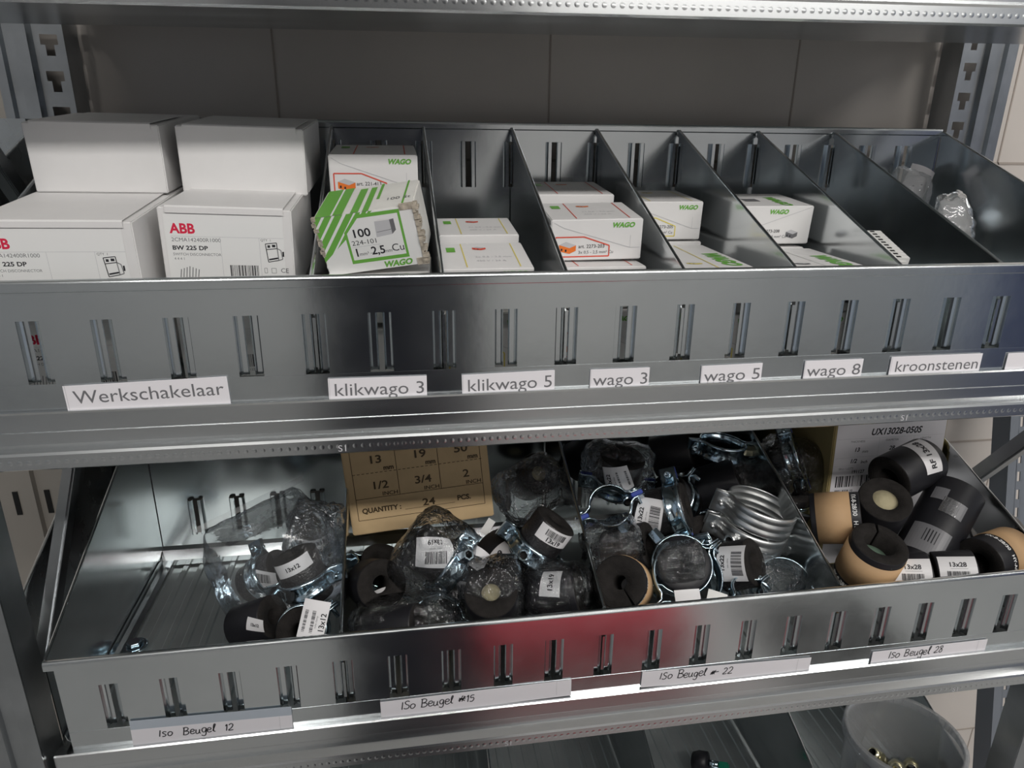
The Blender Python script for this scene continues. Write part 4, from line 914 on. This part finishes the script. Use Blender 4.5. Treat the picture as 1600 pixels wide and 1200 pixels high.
for (px, py, yy, ax, tx) in ((920, 712, .25, (.6, .4, .6), 'at the back left corner of the 13x22 compartment'), (1050, 708, .25, (.9, .2, .3), 'at the back of the 13x22 compartment under the rail'), (1125, 705, .275, (.1, .9, .4), 'behind the brass-coloured boss'), (1000, 850, .10, (.8, .3, .5), 'under the upright 13x22 sticker'), (1100, 830, .13, (.4, .4, .8), 'left of the grey double clamps')):
    foam_tube('dark foam tube '+tx, at(px, py, yy), cv(*ax), .027, .011, .05, group=G22)

# ---- compartment 4
clamp('film-wrapped foam clamp at the back left of the last lower compartment, upper of two', at(1240, 728, .225), cv(.86, .28, .42), r=.0300, lug_img=-60, foam=(.014, .048), zoff=.015, group=G28, blue=True)
clamp('blue-zinc clamp under the film-wrapped one beside the carton with the white sheet', at(1245, 775, .21), cv(.15, .92, .36), r=.0300, lug_img=20, foam=(.014, .04), group=G28, w=.02)
bag('plastic_bag', 'clear wrap round the upper clamp at the back left of the last lower compartment', at(1238, 728, .225), .088, .078, .075, rad(-10), 73, FILM, .08)
yb = .168
bl, br = at(1290, 832, yb), at(1470, 790, yb); bl = V((.838, yb, -.016)); wb = .156; hb = .235
mb = MB(); mb.box((0, 0, 0), (wb, .12, hb)); o = mb.build('size_carton', OLIVE, bevel=.0012, seg=2); o.matrix_world = frame(bl, V((1, 0, -.0)), V((0, 1, 0)), V((0, 0, 1))) @ Matrix.Rotation(rad(-4), 4, 'X')
tag(o, 'brown carton with a large white size sheet reading UX13028-050S, behind the black tubes', 'box')
def ux(w, h):
    z = .157
    P = [('r', .004, .002, w-.002, h-.002, PAPER), ('t', 'UX13028-050S', .050, z+.020, .0118, INK, {'bold': .03, 'shear': .22, 'sx': .95})]
    for k, (hd, a, u, b2, x) in enumerate((('THICKNESS', '13', 'mm', '1/2', .018), ('DIAMETER', '28', 'mm', '1 1/8', .066), ('LENGTH', '50', 'mm', '2', .114))):
        P += [('t', hd, x+.006, z+.011, .0038, GINK, {'bold': .0}), ('t', a, x+.012, z-.001, .0075, INK, {'bold': .03, 'shear': .2}), ('t', u, x+.023, z-.003, .0055, INK, {'shear': .2}),
              ('t', b2, x+.008, z-.016, .0075, INK, {'bold': .03, 'shear': .2}), ('t', 'Inch', x+.023, z-.017, .0055, INK, {'bold': .02, 'shear': .2})]
        if k: P.append(('l', x-.003, z-.020, x-.003, z+.016, .0003, LINK))
    P += [('l', .006, z+.016, w-.004, z+.016, .0003, LINK), ('l', .006, z-.009, w-.004, z-.006, .0003, LINK), ('l', .006, z-.0195, w-.004, z-.0195, .0003, LINK), ('t', 'SKU / LOTS', .012, z-.0245, .004, GINK),
          ('t', '191127', .030, z-.0300, .006, INK, {'bold': .02}), ('b', .010, z-.048, .056, z-.033, INK), ('t', '8801 8328 10', .010, z-.055, .0045, INK, {'bold': .02})]
    return P
art('front_print', ux(wb, hb), lambda x, y, q: V((x, -q, y)), o)
foam_tube('black foam tube with white sticker RF 13x28, lying in front of the white size sheet', at(1425, 752, .118), cv(.88, .30, -.36), .0285, .0135, .066, sticker=dict(z=.012, phi=-.25, w=.050, h=.026, text='RF 13x28', ang=100, layout='text', ts=.0105), group=G28)
foam_tube('black foam tube with its pale cork core facing the viewer', at(1376, 792, .112), cv(-.12, .62, .77), .0288, .0138, .055, core=CORE, group=G28)
foam_tube('foam tube wrapped in brown paper, left one, its dark end facing right', at(1314, 815, .090), cv(.90, .10, .42), .0285, .0130, .052, kraft=(-.020, .016), group=G28)
foam_tube('foam tube wrapped in brown paper, front one, its open end facing up', at(1360, 875, .040), cv(.08, .80, .60), 0.0290, .0165, .055, kraft=(-.020, .019), group=G28, slit=rad(205), core=mat('pale_green_core', (.25, .38, .28), .8), depth=.022)
foam_tube('large black tube with grey tape patches, leaning diagonally to the right', at(1463, 826, .086), cv(.58, .70, -.28), .0305, .0135, .112, group=G28, tapes=((-.1, -.030, .042, .034, GTAPE), (-.05, -.026, .014, .016, SKIN), (.05, .018, .018, .020, FOIL), (.4, .018, .012, .020, GTAPE), (-.45, .030, .016, .016, GTAPE)))
foam_tube('grey foam ring end with cork centre, in the shadow below the large taped tube', at(1556, 838, .105), cv(-.35, .55, .76), .0285, .0120, .034, core=CORE, end=FOAMG, group=G28)
foam_tube('foam tube in tan paper with black end, cut off by the right picture edge', at(1584, 868, .040), cv(.90, .12, -.42), .0275, .0115, .060, kraft=(-.006, .028), group=G28)
foam_tube('film-wrapped tube with white 13x28 sticker at the front lip, left one', at(1420, 897, .030), cv(.95, .15, .28), .0225, .0100, .040, sticker=dict(z=0, phi=.0, w=.036, h=.033, text='13x28', ang=4, layout='bar_bottom'), group=G28)
foam_tube('film-wrapped tube with white 13x28 sticker at the front lip, right one', at(1489, 893, .030), cv(.95, .12, .28), .0225, .0100, .040, sticker=dict(z=0, phi=.0, w=.036, h=.033, text='13x28', ang=4, layout='bar_bottom'), group=G28)

# ---- lowest shelf
def bucket():
    c = V((.921, .058, -.345)); H = .147
    r = empty('plastic_bucket', 'round translucent plastic bucket on the lowest shelf at the right', 'bucket', Matrix.Translation(c))
    mb = MB(); mb.lathe([(0, .0015), (.056, .0015), (.0585, .004), (.0640, H-.012), (.0645, H), (.0660, H+.0008), (.0695, H+.0006), (.0705, H-.001), (.0705, H-.013), (.0690, H-.013), (.0690, H-.002), (.0665, H-.002), (.0655, H-.012), (.0590, .002), (.056, 0), (0, 0)], 72)
    bw = mb.build('bucket_wall', PAIL, r)
    mb = MB()
    for k in range(40):
        a = 2*pi*k/40; T = Matrix.Rotation(a, 4, 'Z'); mb.box((.0668, -.0004, H-.011), (.0690, .0004, H-.001), M=T)
    mb.build('rim_ribs', PAIL, bw)
bucket()
rr = random.Random(4)
for k, tx in enumerate(('nearest the left wall', 'in the middle, tilted', 'lying flat below the others', 'at the back of the heap', 'at the right of the heap')):
    x, y_ = ((-.022, -.012), (.0, .0), (.012, -.025), (-.004, .028), (.03, .008))[k]
    z = (.085, .092, .075, .08, .08)[k]
    c = V((.921+x, .058+y_, -.345+z)); ax = V((rr.uniform(-1, 1), rr.uniform(-1, 1), rr.uniform(.3, 1)))
    r = empty('brass_fitting', 'small brassy pipe fitting in the plastic bucket, '+tx, 'fitting', face_frame(c, ax), 'fittings in the bucket')
    mb = MB(); mb.lathe([(.0055, -.012), (.0075, -.012), (.0075, -.003), (.0055, -.003)], 18, 0); mb.lathe([(.0055, .012), (.007, .012), (.007, .003)], 18); mb.lathe([(.0055, -.012), (.0055, .012)], 18, 1); mb.build('tube', [YZINC, HOLE], r)
    mb = MB(); mb.lathe([(.006, -.003), (.0098, -.003), (.0098, .004), (.006, .004)], 6, smooth=False); mb.build('hex_nut', YZINC, r)
for k in range(14):
    a = rr.uniform(0, 2*pi); q = rr.uniform(0, .045); z = .02+.022*(k % 3)
    c = V((.921+q*cos(a), .058+q*sin(a), -.345+z)); ax = V((rr.uniform(-1, 1), rr.uniform(-1, 1), rr.uniform(-.3, .6)))
    mb = MB(); mb.lathe([(.005, -.011), (.0072, -.011), (.0072, -.002), (.0095, -.002), (.0095, .005), (.0068, .005), (.0068, .012), (.005, .012), (.005, -.011)], 12)
    o = mb.build('brass_fitting', YZINC); o.matrix_world = face_frame(c, ax); tag(o, 'small brassy pipe fitting buried low in the heap in the plastic bucket', 'fitting', 'buried fittings in the bucket')
c = atz(1103, 1192, -.325)
r = empty('insulated_plug', 'small black plug with a green end lying on the ribbed deck of the lowest shelf', 'plug', face_frame(c, cv(.85, .1, .5)))
mb = MB(); mb.lathe([(0, -.020), (.012, -.018), (.015, -.010), (.015, .002), (.008, .004), (0, .004)], 24); mb.build('plug_body', SKIN, r)
mb = MB(); mb.lathe([(.003, .004), (.005, .004), (.005, .018), (.003, .018)], 14); mb.box((-.009, -.002, .008), (.009, .002, .012)); mb.build('metal_pin', ZINC, r)
mb = MB(); mb.box((-.006, -.005, .018), (.006, .005, .032)); mb.build('green_end', GREENP, r, bevel=.002, seg=2)
for o in list(bpy.data.objects):
    if o.type == 'MESH' and o.parent is None and 'label' not in o and 'kind' not in o: print('UNTAGGED', o.name)
